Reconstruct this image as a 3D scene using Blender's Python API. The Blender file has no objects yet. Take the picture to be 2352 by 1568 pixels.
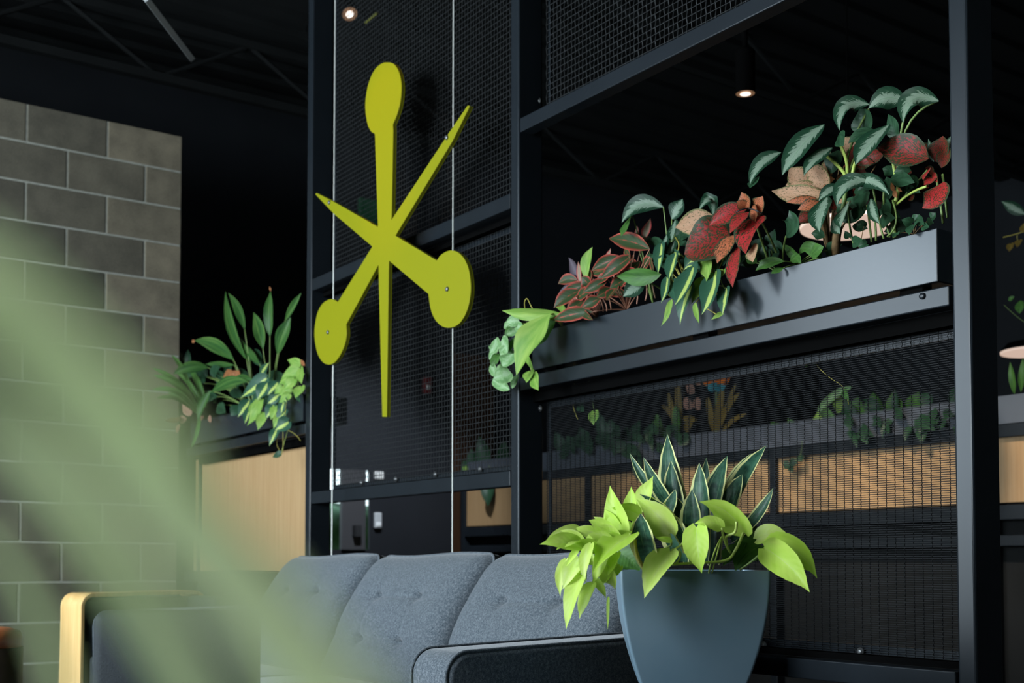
import bpy, bmesh, math, random
from mathutils import Vector, Matrix, noise
random.seed(7)
sc = bpy.context.scene
COL = sc.collection
PI = math.pi
CZ = 0.80                                   # camera height above the floor
F, UX, UY = 2733.0, 1176.0, 1177.0           # focal length and principal point in pixels of the 2352x1568 frame
PITCH = math.atan(113.0 / F)
cp, sp = math.cos(PITCH), math.sin(PITCH)
CAM = Vector((0, 0, CZ))
A0 = Vector((-1.794, 6.45, 0)); DS = Vector((.581, -.814, 0)); DN = Vector((-.814, -.581, 0))

def W(s, g, z):
    """room coordinates -> world: s along the screen, g out from its front face, z above eye level"""
    p = A0 + DS * s + DN * g
    return Vector((p.x, p.y, CZ + z))
def ray(u, v):
    x, y = (u - UX) / F, -(v - UY) / F
    return Vector((x, cp - y * sp, sp + y * cp))
def at(u, v, g):
    """point seen at a pixel, on the vertical plane g metres in front of the screen"""
    r = ray(u, v)
    t = (A0 + DN * g - Vector((0, 0, 0))).dot(DN) / r.dot(DN)
    return CAM + r * t
def ats(u, v, s):
    r = ray(u, v)
    t = (A0 + DS * s).dot(DS) / r.dot(DS)
    return CAM + r * t
def aty(u, v, y):
    r = ray(u, v)
    return CAM + r * (y / r.y)
def sgz(p):
    q = Vector((p.x, p.y, 0)) - A0
    return q.dot(DS), q.dot(DN), p.z - CZ

# ------------------------------------------------------------------ mesh builder
class MB:
    def __init__(s):
        s.v = []; s.f = []; s.lu = []; s.lv = []; s.lr = []
    def add(s, vs, fs, at3=None):
        b = len(s.v)
        s.v += [Vector(p) for p in vs]
        s.f += [tuple(i + b for i in f) for f in fs]
        if at3 is None: at3 = [(0, 0, 0)] * len(vs)
        for a in at3:
            s.lu.append(a[0]); s.lv.append(a[1]); s.lr.append(a[2])
    def hexa(s, P, a=(0, 0, 0)):
        s.add(P, [(0, 3, 2, 1), (4, 5, 6, 7), (0, 1, 5, 4), (1, 2, 6, 5), (2, 3, 7, 6), (3, 0, 4, 7)], [a] * 8)
    def box(s, s0, s1, g0, g1, z0, z1, a=(0, 0, 0)):
        s.hexa([W(s0, g0, z0), W(s1, g0, z0), W(s1, g1, z0), W(s0, g1, z0), W(s0, g0, z1), W(s1, g0, z1), W(s1, g1, z1), W(s0, g1, z1)], a)
    def abox(s, x0, x1, y0, y1, z0, z1):
        s.hexa([(x0, y0, z0), (x1, y0, z0), (x1, y1, z0), (x0, y1, z0), (x0, y0, z1), (x1, y0, z1), (x1, y1, z1), (x0, y1, z1)])
    def tube(s, pts, r, n=6, r2=None, a=(0, 0, 0)):
        pts = [Vector(p) for p in pts]; m = len(pts); vs = []; fs = []
        up = Vector((0.13, 0.21, 1)).normalized()
        for i, p in enumerate(pts):
            t = (pts[min(i + 1, m - 1)] - pts[max(i - 1, 0)]).normalized()
            x = t.cross(up)
            if x.length < .05: x = t.cross(Vector((1, 0, 0)))
            x.normalize(); y = t.cross(x)
            rr = r if r2 is None else r + (r2 - r) * i / (m - 1)
            for k in range(n):
                q = 2 * PI * k / n
                vs.append(p + x * math.cos(q) * rr + y * math.sin(q) * rr)
        for i in range(m - 1):
            for k in range(n):
                fs.append((i * n + k, i * n + (k + 1) % n, (i + 1) * n + (k + 1) % n, (i + 1) * n + k))
        fs.append(tuple(range(n - 1, -1, -1))); fs.append(tuple((m - 1) * n + k for k in range(n)))
        s.add(vs, fs, [(i / max(1, m - 1), 0, a[2]) for i in range(m) for k in range(n)])
    def lathe(s, c, prof, n=32, ax=None):
        c = Vector(c); vs = []; fs = []
        M = ax or Matrix.Identity(3)
        for r, z in prof:
            for k in range(n):
                q = 2 * PI * k / n
                vs.append(c + M @ Vector((r * math.cos(q), r * math.sin(q), z)))
        for i in range(len(prof) - 1):
            for k in range(n):
                fs.append((i * n + k, i * n + (k + 1) % n, (i + 1) * n + (k + 1) % n, (i + 1) * n + k))
        fs.append(tuple(range(n - 1, -1, -1))); fs.append(tuple((len(prof) - 1) * n + k for k in range(n)))
        s.add(vs, fs)
    def prism(s, front, off):
        """closed outline (list of points) extruded by a vector"""
        n = len(front); off = Vector(off)
        vs = [Vector(p) for p in front] + [Vector(p) + off for p in front]
        s.add(vs, [tuple(range(n)), tuple(range(2 * n - 1, n - 1, -1))] + [(i, i + n, (i + 1) % n + n, (i + 1) % n) for i in range(n)])
    def grid(s, P, a=None):
        nu, nv = len(P), len(P[0])
        s.add([p for r in P for p in r], [(i * nv + j, (i + 1) * nv + j, (i + 1) * nv + j + 1, i * nv + j + 1) for i in range(nu - 1) for j in range(nv - 1)], [q for r in a for q in r] if a else None)
    def build(s, name, m, parent=None, smooth=False, bevel=0, seg=2, solid=0, attrs=False):
        base = Vector(parent['_b']) if parent is not None else Vector((0, 0, 0))
        me = bpy.data.meshes.new(name)
        me.from_pydata([tuple(p - base) for p in s.v], [], s.f)
        if attrs:
            for nm, d in (('lu', s.lu), ('lv', s.lv), ('lr', s.lr)):
                at_ = me.attributes.new(nm, 'FLOAT', 'POINT'); at_.data.foreach_set('value', d)
        me.update()
        bm = bmesh.new(); bm.from_mesh(me)
        if not attrs: bmesh.ops.recalc_face_normals(bm, faces=bm.faces)
        bm.to_mesh(me); bm.free()
        if smooth: me.polygons.foreach_set('use_smooth', [True] * len(me.polygons))
        me.materials.append(m)
        o = bpy.data.objects.new(name, me); COL.objects.link(o)
        if bevel:
            b = o.modifiers.new('edge', 'BEVEL'); b.width = bevel; b.segments = seg; b.limit_method = 'ANGLE'; b.angle_limit = .6
        if solid:
            b = o.modifiers.new('thick', 'SOLIDIFY'); b.thickness = solid; b.offset = 0
        if parent is not None:
            o.parent = parent; o['_b'] = parent['_b']
        else:
            o['_b'] = (0.0, 0.0, 0.0)
        return o

def thing(name, loc, label, cat, group=None):
    o = bpy.data.objects.new(name, None); COL.objects.link(o)
    o.empty_display_size = .1
    o.location = loc; o['_b'] = tuple(loc)
    o['label'] = label; o['category'] = cat
    if group: o['group'] = group
    return o
def tag(o, label, cat, group=None):
    o['label'] = label; o['category'] = cat
    if group: o['group'] = group
    return o
def struct(o, label=None):
    o['kind'] = 'structure'
    return o

# ------------------------------------------------------------------ materials
def new_mat(name):
    m = bpy.data.materials.new(name); m.use_nodes = True
    nt = m.node_tree; nt.nodes.clear()
    out = nt.nodes.new('ShaderNodeOutputMaterial'); b = nt.nodes.new('ShaderNodeBsdfPrincipled')
    nt.links.new(b.outputs[0], out.inputs[0])
    return m, nt, b, out
def N(nt, t, **k):
    n = nt.nodes.new(t)
    for a, v in k.items():
        if a[0] == 'i': n.inputs[int(a[1:]) if a[1:].isdigit() else a[1:]].default_value = v
        else: setattr(n, a, v)
    return n
def L(nt, a, b): nt.links.new(a, b)
def ramp(nt, fac, stops):
    r = nt.nodes.new('ShaderNodeValToRGB'); e = r.color_ramp.elements
    while len(e) < len(stops): e.new(.5)
    for i, (p, c) in enumerate(stops):
        e[i].position = p; e[i].color = (*c, 1)
    L(nt, fac, r.inputs[0]); return r
def mathn(nt, op, a, b=None):
    n = nt.nodes.new('ShaderNodeMath'); n.operation = op
    for i, x in enumerate((a, b)):
        if x is None: continue
        if isinstance(x, (int, float)): n.inputs[i].default_value = x
        else: L(nt, x, n.inputs[i])
    return n.outputs[0]
def mixc(nt, f, a, b):
    n = nt.nodes.new('ShaderNodeMix'); n.data_type = 'RGBA'
    for sock, x in ((n.inputs['Factor'], f), (n.inputs[6], a), (n.inputs[7], b)):
        if isinstance(x, (int, float)): sock.default_value = x
        elif isinstance(x, tuple): sock.default_value = (*x, 1)
        else: L(nt, x, sock)
    return n.outputs[2]
def simple(name, col, rough=.5, metal=0, spec=.5, noise_amt=0, scale=30, bump=0, emit=None, es=0):
    m, nt, b, o = new_mat(name)
    b.inputs['Base Color'].default_value = (*col, 1); b.inputs['Roughness'].default_value = rough
    b.inputs['Metallic'].default_value = metal; b.inputs['Specular IOR Level'].default_value = spec
    if noise_amt or bump:
        tc = N(nt, 'ShaderNodeTexCoord'); nz = N(nt, 'ShaderNodeTexNoise', iScale=scale, iDetail=5.0)
        L(nt, tc.outputs['Object'], nz.inputs['Vector'])
        if noise_amt:
            r = ramp(nt, nz.outputs[0], [(.3, tuple(c * (1 - noise_amt) for c in col)), (.7, tuple(min(1, c * (1 + noise_amt)) for c in col))])
            L(nt, r.outputs[0], b.inputs['Base Color'])
        if bump:
            bp = N(nt, 'ShaderNodeBump', iStrength=bump, iDistance=.004); L(nt, nz.outputs[0], bp.inputs['Height']); L(nt, bp.outputs[0], b.inputs['Normal'])
    if emit: b.inputs['Emission Color'].default_value = (*emit, 1); b.inputs['Emission Strength'].default_value = es
    return m

METAL = simple('charcoal_powder_coat', (.011, .0145, .018), .27, 0, .24, .08, 6)
PLANTERM = simple('planter_powder_coat', (.016, .022, .027), .25, 0, .42, .05, 5)
WIRE = simple('black_wire', (.006, .007, .008), .5, 0, .3)
STEEL = simple('bolt_steel', (.16, .165, .165), .4, .8)
BLACKP = simple('black_paint', (.012, .013, .014), .6)
DECK = simple('black_ceiling_paint', (.006, .007, .007), .8, 0, .2, .2, 4)
CABLE = simple('cable_steel', (.62, .63, .58), .45, .3)
DARKWALL = simple('slate_wall_paint', (.013, .015, .018), .6, 0, .25, .1, 3)
WIREB = simple('grey_wire', (.026, .028, .029), .4, .1, .4)
MATTE = simple('matte_black', (.003, .003, .003), 1, 0, 0)
SOIL = simple('potting_soil', (.014, .009, .006), .95, 0, .1, .5, 60, .6)
FLOORM = simple('polished_concrete', (.09, .09, .088), .45, 0, .4, .2, 2)
WHITEP = simple('off_white_plastic', (.6, .6, .56), .5)
REDP = simple('red_plastic', (.13, .010, .010), .5)
BLACKF = simple('black_upholstery', (.012, .016, .018), .75, 0, .3, .3, 200, .2)
RUST = simple('rust_leather', (.45, .13, .04), .45, 0, .5, .2, 30, .1)
DARKL = simple('dark_brown_leather', (.02, .013, .009), .5, 0, .4, .2, 30, .1)
BRASS = simple('oak_edge', (.35, .2, .07), .5)
TERRA = simple('clay_pot', (.18, .15, .12), .8, 0, .3, .2, 20)

def wood_mat(name, c0, c1, axis_scale):
    m, nt, b, o = new_mat(name)
    tc = N(nt, 'ShaderNodeTexCoord'); mp = N(nt, 'ShaderNodeMapping'); mp.inputs['Scale'].default_value = axis_scale
    L(nt, tc.outputs['Object'], mp.inputs[0])
    n1 = N(nt, 'ShaderNodeTexNoise', iScale=3.0, iDetail=8.0, iRoughness=.65); L(nt, mp.outputs[0], n1.inputs[0])
    r = ramp(nt, n1.outputs[0], [(.3, c0), (.72, c1)])
    L(nt, r.outputs[0], b.inputs['Base Color']); b.inputs['Roughness'].default_value = .5
    b.inputs['Specular IOR Level'].default_value = .35
    return m
MAPLE = wood_mat('maple_veneer', (.34, .205, .09), (.44, .288, .145), (22, 22, .7))
BENT = wood_mat('bent_birch', (.58, .33, .10), (.80, .52, .22), (18, 18, .6))
BROWNW = wood_mat('brown_slat_wood', (.030, .013, .005), (.055, .025, .010), (20, 20, .6))

def star_mat():
    m, nt, b, o = new_mat('lime_lacquer')
    b.inputs['Base Color'].default_value = (.225, .225, .005, 1); b.inputs['Roughness'].default_value = .42
    b.inputs['Specular IOR Level'].default_value = .15
    return m
LIME = star_mat()
LIMEB = simple('lime_core', (.06, .06, .004), .6)

def felt():
    m, nt, b, o = new_mat('blue_grey_felt')
    tc = N(nt, 'ShaderNodeTexCoord')
    n1 = N(nt, 'ShaderNodeTexNoise', iScale=170.0, iDetail=4.0, iRoughness=.7); L(nt, tc.outputs['Object'], n1.inputs[0])
    n2 = N(nt, 'ShaderNodeTexNoise', iScale=420.0, iDetail=3.0); L(nt, tc.outputs['Object'], n2.inputs[0])
    s = mathn(nt, 'ADD', mathn(nt, 'MULTIPLY', n1.outputs[0], .6), mathn(nt, 'MULTIPLY', n2.outputs[0], .4))
    r = ramp(nt, s, [(.36, (.032, .044, .056)), (.5, (.082, .098, .112)), (.64, (.172, .188, .205))])
    L(nt, r.outputs[0], b.inputs['Base Color']); b.inputs['Roughness'].default_value = .95; b.inputs['Specular IOR Level'].default_value = .15
    b.inputs['Sheen Weight'].default_value = .25; b.inputs['Sheen Roughness'].default_value = .5
    bp = N(nt, 'ShaderNodeBump', iStrength=.35, iDistance=.002); L(nt, s, bp.inputs['Height']); L(nt, bp.outputs[0], b.inputs['Normal'])
    return m
FELT = felt()
FELTD = simple('navy_felt_piping', (.035, .048, .065), .95, 0, .1, .3, 300)

def pot_mat():
    m, nt, b, o = new_mat('blue_grey_glaze')
    tc = N(nt, 'ShaderNodeTexCoord'); nz = N(nt, 'ShaderNodeTexNoise', iScale=7.0, iDetail=4.0); L(nt, tc.outputs['Object'], nz.inputs[0])
    r = ramp(nt, nz.outputs[0], [(.3, (.105, .17, .215)), (.7, (.13, .188, .23))])
    L(nt, r.outputs[0], b.inputs['Base Color']); b.inputs['Roughness'].default_value = .33; b.inputs['Specular IOR Level'].default_value = .5
    return m
POTM = pot_mat()

def block_mat():
    m, nt, b, o = new_mat('concrete_block')
    lr = N(nt, 'ShaderNodeAttribute', attribute_name='lr'); lu = N(nt, 'ShaderNodeAttribute', attribute_name='lu')
    tc = N(nt, 'ShaderNodeTexCoord'); n1 = N(nt, 'ShaderNodeTexNoise', iScale=9.0, iDetail=6.0); L(nt, tc.outputs['Object'], n1.inputs[0])
    n2 = N(nt, 'ShaderNodeTexNoise', iScale=140.0, iDetail=3.0); L(nt, tc.outputs['Object'], n2.inputs[0])
    c = ramp(nt, lr.outputs['Fac'], [(0, (.045, .045, .036)), (.45, (.118, .107, .081)), (1, (.215, .185, .132))]).outputs[0]
    f = mathn(nt, 'ADD', mathn(nt, 'MULTIPLY', n1.outputs[0], .7), mathn(nt, 'MULTIPLY', n2.outputs[0], .35))
    g = ramp(nt, f, [(.3, (.62, .62, .62)), (.75, (1.2, 1.18, 1.15))]).outputs[0]
    mx = N(nt, 'ShaderNodeMix', data_type='RGBA', blend_type='MULTIPLY'); mx.inputs['Factor'].default_value = 1
    L(nt, c, mx.inputs[6]); L(nt, g, mx.inputs[7]); L(nt, mx.outputs[2], b.inputs['Base Color'])
    b.inputs['Roughness'].default_value = .9; b.inputs['Specular IOR Level'].default_value = .2
    bp = N(nt, 'ShaderNodeBump', iStrength=.3, iDistance=.003); L(nt, n2.outputs[0], bp.inputs['Height']); L(nt, bp.outputs[0], b.inputs['Normal'])
    return m
BLOCK = block_mat()
MORTAR = simple('pale_mortar', (.32, .32, .275), .9, 0, .2, .15, 40)

def leaf_mat(kind, trans=.18, rough=.42):
    """leaf patterns from each leaf's own coordinates: lu base to tip, lv -1..1 across, lr its own random number"""
    m, nt, b, out = new_mat('leaf_' + kind)
    A = lambda n: N(nt, 'ShaderNodeAttribute', attribute_name=n).outputs['Fac']
    lu, lv, lr = A('lu'), A('lv'), A('lr')
    al = mathn(nt, 'ABSOLUTE', lv)
    cb = N(nt, 'ShaderNodeCombineXYZ'); 
    def nz(su, sv, vein=0, detail=3.0, sc_=1.0, rg=.5):
        c = N(nt, 'ShaderNodeCombineXYZ')
        x = mathn(nt, 'MULTIPLY', lu, su)
        if vein: x = mathn(nt, 'SUBTRACT', x, mathn(nt, 'MULTIPLY', al, vein))
        L(nt, x, c.inputs[0]); L(nt, mathn(nt, 'MULTIPLY', lv, sv), c.inputs[1]); L(nt, mathn(nt, 'MULTIPLY', lr, 37.0), c.inputs[2])
        n = N(nt, 'ShaderNodeTexNoise', iScale=sc_, iDetail=detail, iRoughness=rg); L(nt, c.outputs[0], n.inputs[0]); return n.outputs[0]
    if kind == 'silver':
        e = mathn(nt, 'ADD', al, mathn(nt, 'MULTIPLY', mathn(nt, 'SUBTRACT', nz(9, 1.0, 2.6, 4.0, 2.0, .7), .5), 1.5))
        c = ramp(nt, e, [(.0, (.19, .26, .19)), (.42, (.155, .215, .155)), (.48, (.014, .05, .024)), (1, (.008, .032, .016))]).outputs[0]
        mid = ramp(nt, al, [(.0, (1, 1, 1)), (.05, (0, 0, 0))]).outputs[0]
        c = mixc(nt, mathn(nt, 'MULTIPLY', mid, .6), c, (.10, .20, .10))
    elif kind in ('red', 'tan', 'darkred', 'orange'):
        base = {'red': ((.52, .03, .04), (.34, .02, .018)), 'tan': ((.55, .33, .20), (.42, .22, .12)), 'darkred': ((.33, .022, .024), (.18, .014, .010)), 'orange': ((.58, .16, .09), (.40, .12, .035))}[kind]
        dark = (.028, .035, .012) if kind != 'tan' else (.05, .07, .02)
        c = mixc(nt, nz(4, 2, 1.5), base[0], base[1])
        sp_ = nz(16, 7, 5, 3.0, 1.6, .6)
        th = {'red': .53, 'tan': .60, 'darkred': .50, 'orange': .54}[kind]
        f = ramp(nt, mathn(nt, 'ADD', sp_, mathn(nt, 'MULTIPLY', mathn(nt, 'POWER', al, 4.0), .16)), [(th - .015, (0, 0, 0)), (th + .03, (1, 1, 1))]).outputs[0]
        c = mixc(nt, f, c, dark)
        ed = ramp(nt, al, [(.84, (0, 0, 0)), (.97, (1, 1, 1))]).outputs[0]
        c = mixc(nt, ed, c, (.035, .06, .03) if kind != 'tan' else (.16, .17, .06))
    elif kind == 'rededge':
        e = mathn(nt, 'ADD', al, mathn(nt, 'MULTIPLY', mathn(nt, 'SUBTRACT', nz(5, 1, 2), .5), .5))
        c = ramp(nt, e, [(0, (.30, .06, .035)), (.07, (.035, .06, .02)), (.62, (.03, .055, .02)), (.84, (.22, .04, .025)), (1, (.50, .10, .07))]).outputs[0]
    elif kind == 'pinkleaf':
        c = ramp(nt, al, [(0, (.22, .22, .15)), (.5, (.36, .24, .18)), (.85, (.42, .06, .06)), (1, (.45, .05, .05))]).outputs[0]
    elif kind == 'brasil':
        e = mathn(nt, 'ADD', mathn(nt, 'ADD', lv, .12), mathn(nt, 'MULTIPLY', mathn(nt, 'SUBTRACT', nz(3, 1.5, 0), .5), .35))
        ctr = mathn(nt, 'ABSOLUTE', e)
        wd = mathn(nt, 'MULTIPLY', lu, .22)
        c = ramp(nt, mathn(nt, 'SUBTRACT', ctr, wd), [(.12, (.42, .52, .13)), (.20, (.035, .10, .055)), (.9, (.028, .085, .05))]).outputs[0]
    elif kind == 'neon':
        g = mathn(nt, 'ADD', mathn(nt, 'MULTIPLY', nz(2, 1.2), .6), mathn(nt, 'MULTIPLY', lr, .35))
        c = ramp(nt, g, [(.2, (.45, .72, .06)), (.55, (.66, .84, .18)), (.9, (.86, .92, .52))]).outputs[0]
        mid = ramp(nt, al, [(.0, (1, 1, 1)), (.045, (0, 0, 0))]).outputs[0]
        c = mixc(nt, mathn(nt, 'MULTIPLY', mid, .5), c, (.62, .72, .30))
    elif kind == 'snake':
        band = nz(11, 1.2, 0, 3.0, 1.5)
        c = ramp(nt, band, [(.35, (.012, .045, .028)), (.62, (.035, .10, .06))]).outputs[0]
        c = mixc(nt, ramp(nt, nz(1.2, 9), [(.58, (0, 0, 0)), (.66, (.55, .55, .55))]).outputs[0], c, (.16, .24, .13))
        ed = ramp(nt, mathn(nt, 'ADD', al, mathn(nt, 'MULTIPLY', mathn(nt, 'SUBTRACT', nz(4, 1), .5), .16)), [(.76, (0, 0, 0)), (.80, (1, 1, 1))]).outputs[0]
        c = mixc(nt, ed, c, (.60, .60, .26))
    elif kind == 'dracaena':
        c = ramp(nt, nz(1, 6, 0, 2.0), [(.35, (.018, .065, .018)), (.55, (.05, .14, .03)), (.72, (.17, .27, .07))]).outputs[0]
    elif kind == 'lime':
        c = ramp(nt, nz(3, 2, 1.5), [(.3, (.16, .34, .05)), (.7, (.34, .50, .11))]).outputs[0]
    elif kind == 'pothos':
        e = mathn(nt, 'ADD', al, mathn(nt, 'MULTIPLY', mathn(nt, 'SUBTRACT', nz(5, 3), .5), 1.4))
        c = ramp(nt, e, [(0, (.36, .52, .30)), (.4, (.24, .42, .18)), (.7, (.13, .28, .10)), (.95, (.27, .43, .19))]).outputs[0]
    elif kind == 'green':
        c = ramp(nt, nz(3, 2, 1.5), [(.3, (.035, .10, .02)), (.7, (.08, .20, .04))]).outputs[0]
        mid = ramp(nt, al, [(.0, (1, 1, 1)), (.06, (0, 0, 0))]).outputs[0]
        c = mixc(nt, mathn(nt, 'MULTIPLY', mid, .4), c, (.14, .24, .08))
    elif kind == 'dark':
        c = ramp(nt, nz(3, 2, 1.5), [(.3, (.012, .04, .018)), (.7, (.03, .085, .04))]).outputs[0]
    elif kind == 'purple':
        c = ramp(nt, al, [(0, (.13, .11, .13)), (1, (.05, .035, .045))]).outputs[0]
    elif kind == 'sage':
        c = ramp(nt, nz(2, 3, 0), [(.3, (.54, .70, .34)), (.7, (.68, .78, .48))]).outputs[0]
    elif kind == 'brown':
        c = ramp(nt, nz(4, 3, 0), [(.3, (.22, .08, .025)), (.7, (.42, .17, .07))]).outputs[0]
    elif kind == 'pinkish':
        c = ramp(nt, nz(4, 3, 0), [(.3, (.28, .13, .09)), (.7, (.42, .24, .17))]).outputs[0]
    elif kind == 'flame':
        c = ramp(nt, lu, [(0, (.6, .12, .01)), (1, (.85, .24, .02))]).outputs[0]
    elif kind == 'gold':
        c = ramp(nt, nz(2, 3, 0), [(.3, (.14, .095, .02)), (.7, (.26, .18, .04))]).outputs[0]
    elif kind == 'teal':
        c = ramp(nt, lu, [(0, (.02, .16, .2)), (1, (.04, .24, .28))]).outputs[0]
    L(nt, c, b.inputs['Base Color']); b.inputs['Roughness'].default_value = rough + .06; b.inputs['Specular IOR Level'].default_value = .22
    tr = N(nt, 'ShaderNodeBsdfTranslucent'); L(nt, c, tr.inputs[0])
    mx = N(nt, 'ShaderNodeMixShader'); mx.inputs[0].default_value = trans
    L(nt, b.outputs[0], mx.inputs[1]); L(nt, tr.outputs[0], mx.inputs[2]); L(nt, mx.outputs[0], out.inputs[0])
    if kind not in ('snake', 'sage'):
        wv = mathn(nt, 'SINE', mathn(nt, 'MULTIPLY', mathn(nt, 'SUBTRACT', lu, mathn(nt, 'MULTIPLY', al, .28)), 46.0))
        bp = N(nt, 'ShaderNodeBump', iStrength=.07, iDistance=.002); L(nt, wv, bp.inputs['Height']); L(nt, bp.outputs[0], b.inputs['Normal'])
    return m
LM = {k: leaf_mat(k, t, r) for k, t, r in (('silver', .12, .4), ('red', .2, .42), ('tan', .25, .5), ('darkred', .15, .42), ('orange', .22, .45), ('rededge', .15, .38), ('pinkleaf', .2, .4),
      ('brasil', .12, .33), ('neon', .42, .36), ('snake', .05, .36), ('dracaena', .2, .35), ('lime', .3, .4), ('pothos', .25, .42), ('green', .2, .38), ('dark', .12, .35), ('purple', .1, .4),
      ('sage', .68, .6), ('brown', .2, .6), ('pinkish', .3, .6), ('flame', .3, .5), ('gold', .3, .5), ('teal', .2, .5))}
STEMG = simple('green_stem', (.16, .24, .06), .5)
STEMP = simple('pink_stem', (.42, .20, .13), .5)
STEMY = simple('yellow_stem', (.40, .34, .06), .5)
STEMB = simple('brown_stem', (.16, .10, .045), .8, 0, .2, .4, 60, .4)
STEML = simple('lime_stem', (.36, .46, .10), .45)
# ------------------------------------------------------------------ camera
cd = bpy.data.cameras.new('camera'); cam = bpy.data.objects.new('camera', cd); COL.objects.link(cam)
cam.location = CAM; cam.rotation_euler = (PI / 2 + PITCH, 0, 0)
cd.sensor_width = 36; cd.lens = F / 2352 * 36; cd.shift_y = (UY - 784) / 2352
cd.clip_start = .01; cd.clip_end = 200
cd.dof.use_dof = True; cd.dof.focus_distance = 2.55; cd.dof.aperture_fstop = 5.2
sc.camera = cam

# ------------------------------------------------------------------ the room
FL, CE = -CZ, 3.3
def sbox(name, s0, s1, g0, g1, z0, z1, m):
    b = MB(); b.box(s0, s1, g0, g1, z0, z1); return struct(b.build(name, m))
sbox('floor', -1.6, 10, -7.2, 4.8, FL - .1, FL, FLOORM)
ceil = sbox('ceiling', -1.6, 10, -7.2, 4.8, CE, CE + .1, DECK)
b = MB()
for k in range(46):                                            # ribs of the steel deck
    s = -1.5 + k * .25; b.box(s, s + .10, -7, 4.6, CE - .04, CE)
b.build('deck_rib', DECK, ceil)
sbox('wall_back', -1.6, 10, -7.2, -7.0, FL, CE, DARKWALL)
sbox('wall_right', 10, 10.2, -7.2, 4.8, FL, CE, DARKWALL)
# window wall the daylight comes through
WS0, WS1, WZ0, WZ1 = .1, 2.2, -.7, 3.1
b = MB()
b.box(-1.6, WS0, 4.6, 4.8, FL, CE); b.box(WS1, 3.1, 4.6, 4.8, FL, CE); b.box(4.5, 5.8, 4.6, 4.8, FL, CE); b.box(6.9, 10, 4.6, 4.8, FL, CE); b.box(5.8, 6.9, 4.6, 4.8, FL, -.2); b.box(5.8, 6.9, 4.6, 4.8, 2.4, CE); b.box(3.1, 4.5, 4.6, 4.8, FL, -.2); b.box(3.1, 4.5, 4.6, 4.8, 2.4, CE); b.box(WS0, WS1, 4.6, 4.8, FL, WZ0); b.box(WS0, WS1, 4.6, 4.8, WZ1, CE)
struct(b.build('wall_front', DARKWALL))
b = MB()
for s in (WS0, WS0 + 1.03, WS1 - .05): b.box(s, s + .05, 4.66, 4.72, WZ0, WZ1)
b.box(WS0, WS1, 4.66, 4.72, WZ0, WZ0 + .05); b.box(WS0, WS1, 4.66, 4.72, WZ1 - .05, WZ1)
struct(b.build('window_1', METAL))
b = MB()
for a, c, d_, f in ((3.1, 3.15, -.2, 2.4), (4.45, 4.5, -.2, 2.4), (3.1, 4.5, -.2, -.15), (3.1, 4.5, 2.35, 2.4)): b.box(a, c, 4.66, 4.72, d_, f)
struct(b.build('window_2', METAL))
b = MB()
for a, c, d_, f in ((5.8, 5.85, -.2, 2.4), (6.85, 6.9, -.2, 2.4), (5.8, 6.9, -.2, -.15), (5.8, 6.9, 2.35, 2.4)): b.box(a, c, 4.66, 4.72, d_, f)
struct(b.build('added_window', METAL))  # unseen window added to bring light to the near leaves

# far slate wall with a glazed door
g_of = lambda u, v=1200: sgz(ats(u, v, -1.45))[1]
z_of = lambda u, v: sgz(ats(u, v, -1.45))[2]
ga, gb_, gc, gd = g_of(754), g_of(783), g_of(837), g_of(849)   # two panes: ga>gb_>gc>gd
zt = z_of(800, 1078); zb = z_of(800, 1262)
b = MB()
b.box(-1.475, -1.45, ga, 4.8, FL, CE); b.box(-1.475, -1.45, -7.2, gd, FL, CE)
b.box(-1.475, -1.45, gd, ga, zt, CE); b.box(-1.475, -1.45, gd, ga, FL, zb)
struct(b.build('wall_far', DARKWALL))
b = MB(); b.box(-1.47, -1.43, gc, gb_, zb, zt)
d1 = struct(b.build('door_1', simple('dark_door_paint', (.045, .045, .047), .5)))
b = MB(); gm = g_of(812)
b.box(-1.43, -1.38, gm - .03, gm + .02, z_of(800, 1232), z_of(800, 1206)); b.build('handle', BLACKP, d1)
# planting seen through the door panes
b = MB(); P = []
for i in range(41):
    row = []
    for j in range(15):
        s, g, z = -4.3 - .5 * math.sin(j / 14 * PI) * .6, -5 + i * .32, FL + j / 14 * (1.32)
        q = W(s, g, z); q += Vector((0, 0, 1)) * noise.noise(q * 2.3) * .12 + DS * noise.noise(q * 5) * .15; row.append(q)
    P.append(row)
b.grid(P)
o = b.build('hedge', simple('hedge_green', (.10, .17, .09), .9, 0, .1, .6, 5), smooth=True, solid=.3)
tag(o, 'green hedge outdoors seen through the glazed door slits', 'hedge')
b = MB(); b.box(-14, -1.62, -9, 8, FL - .15, FL - .05)
struct(b.build('ground', simple('lawn_green', (.09, .15, .05), .9)))

# small devices on the slate wall
p0, p1 = ats(857, 1213, -1.45), ats(873, 1177, -1.45)
def wall_plate(u0, v0, u1, v1, t, name, m, parent=None, sm=0):
    _, ga_, za_ = sgz(ats(u0, v1, -1.45)); _, gb2, zb2 = sgz(ats(u1, v0, -1.45))
    zc = (za_ + zb2) / 2
    b = MB(); b.box(-1.449, -1.449 + t, gb2, ga_, za_, zb2); return b.build(name, m, parent, bevel=.008)
def wall_thing(u, v, name, label, cat): 
    return thing(name, ats(u, v, -1.45), label, cat)
t = wall_thing(865, 1195, 'card_reader', 'small pale card reader on the slate grey wall beside the glass door', 'card reader')
wall_plate(857, 1177, 873, 1213, .03, 'housing', simple('reader_grey', (.42, .44, .44), .5), t)
wall_plate(859, 1199, 871, 1210, .036, 'keypad', simple('reader_white', (.7, .72, .70), .5), t)
o = wall_plate(858, 1083, 881, 1100, .015, 'wall_sign', WHITEP); tag(o, 'blank pale rectangular plate on slate wall above the card reader', 'sign')
t = wall_thing(977, 888, 'fire_alarm', 'red fire alarm with white lens on the slate wall behind wire mesh', 'alarm')
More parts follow.
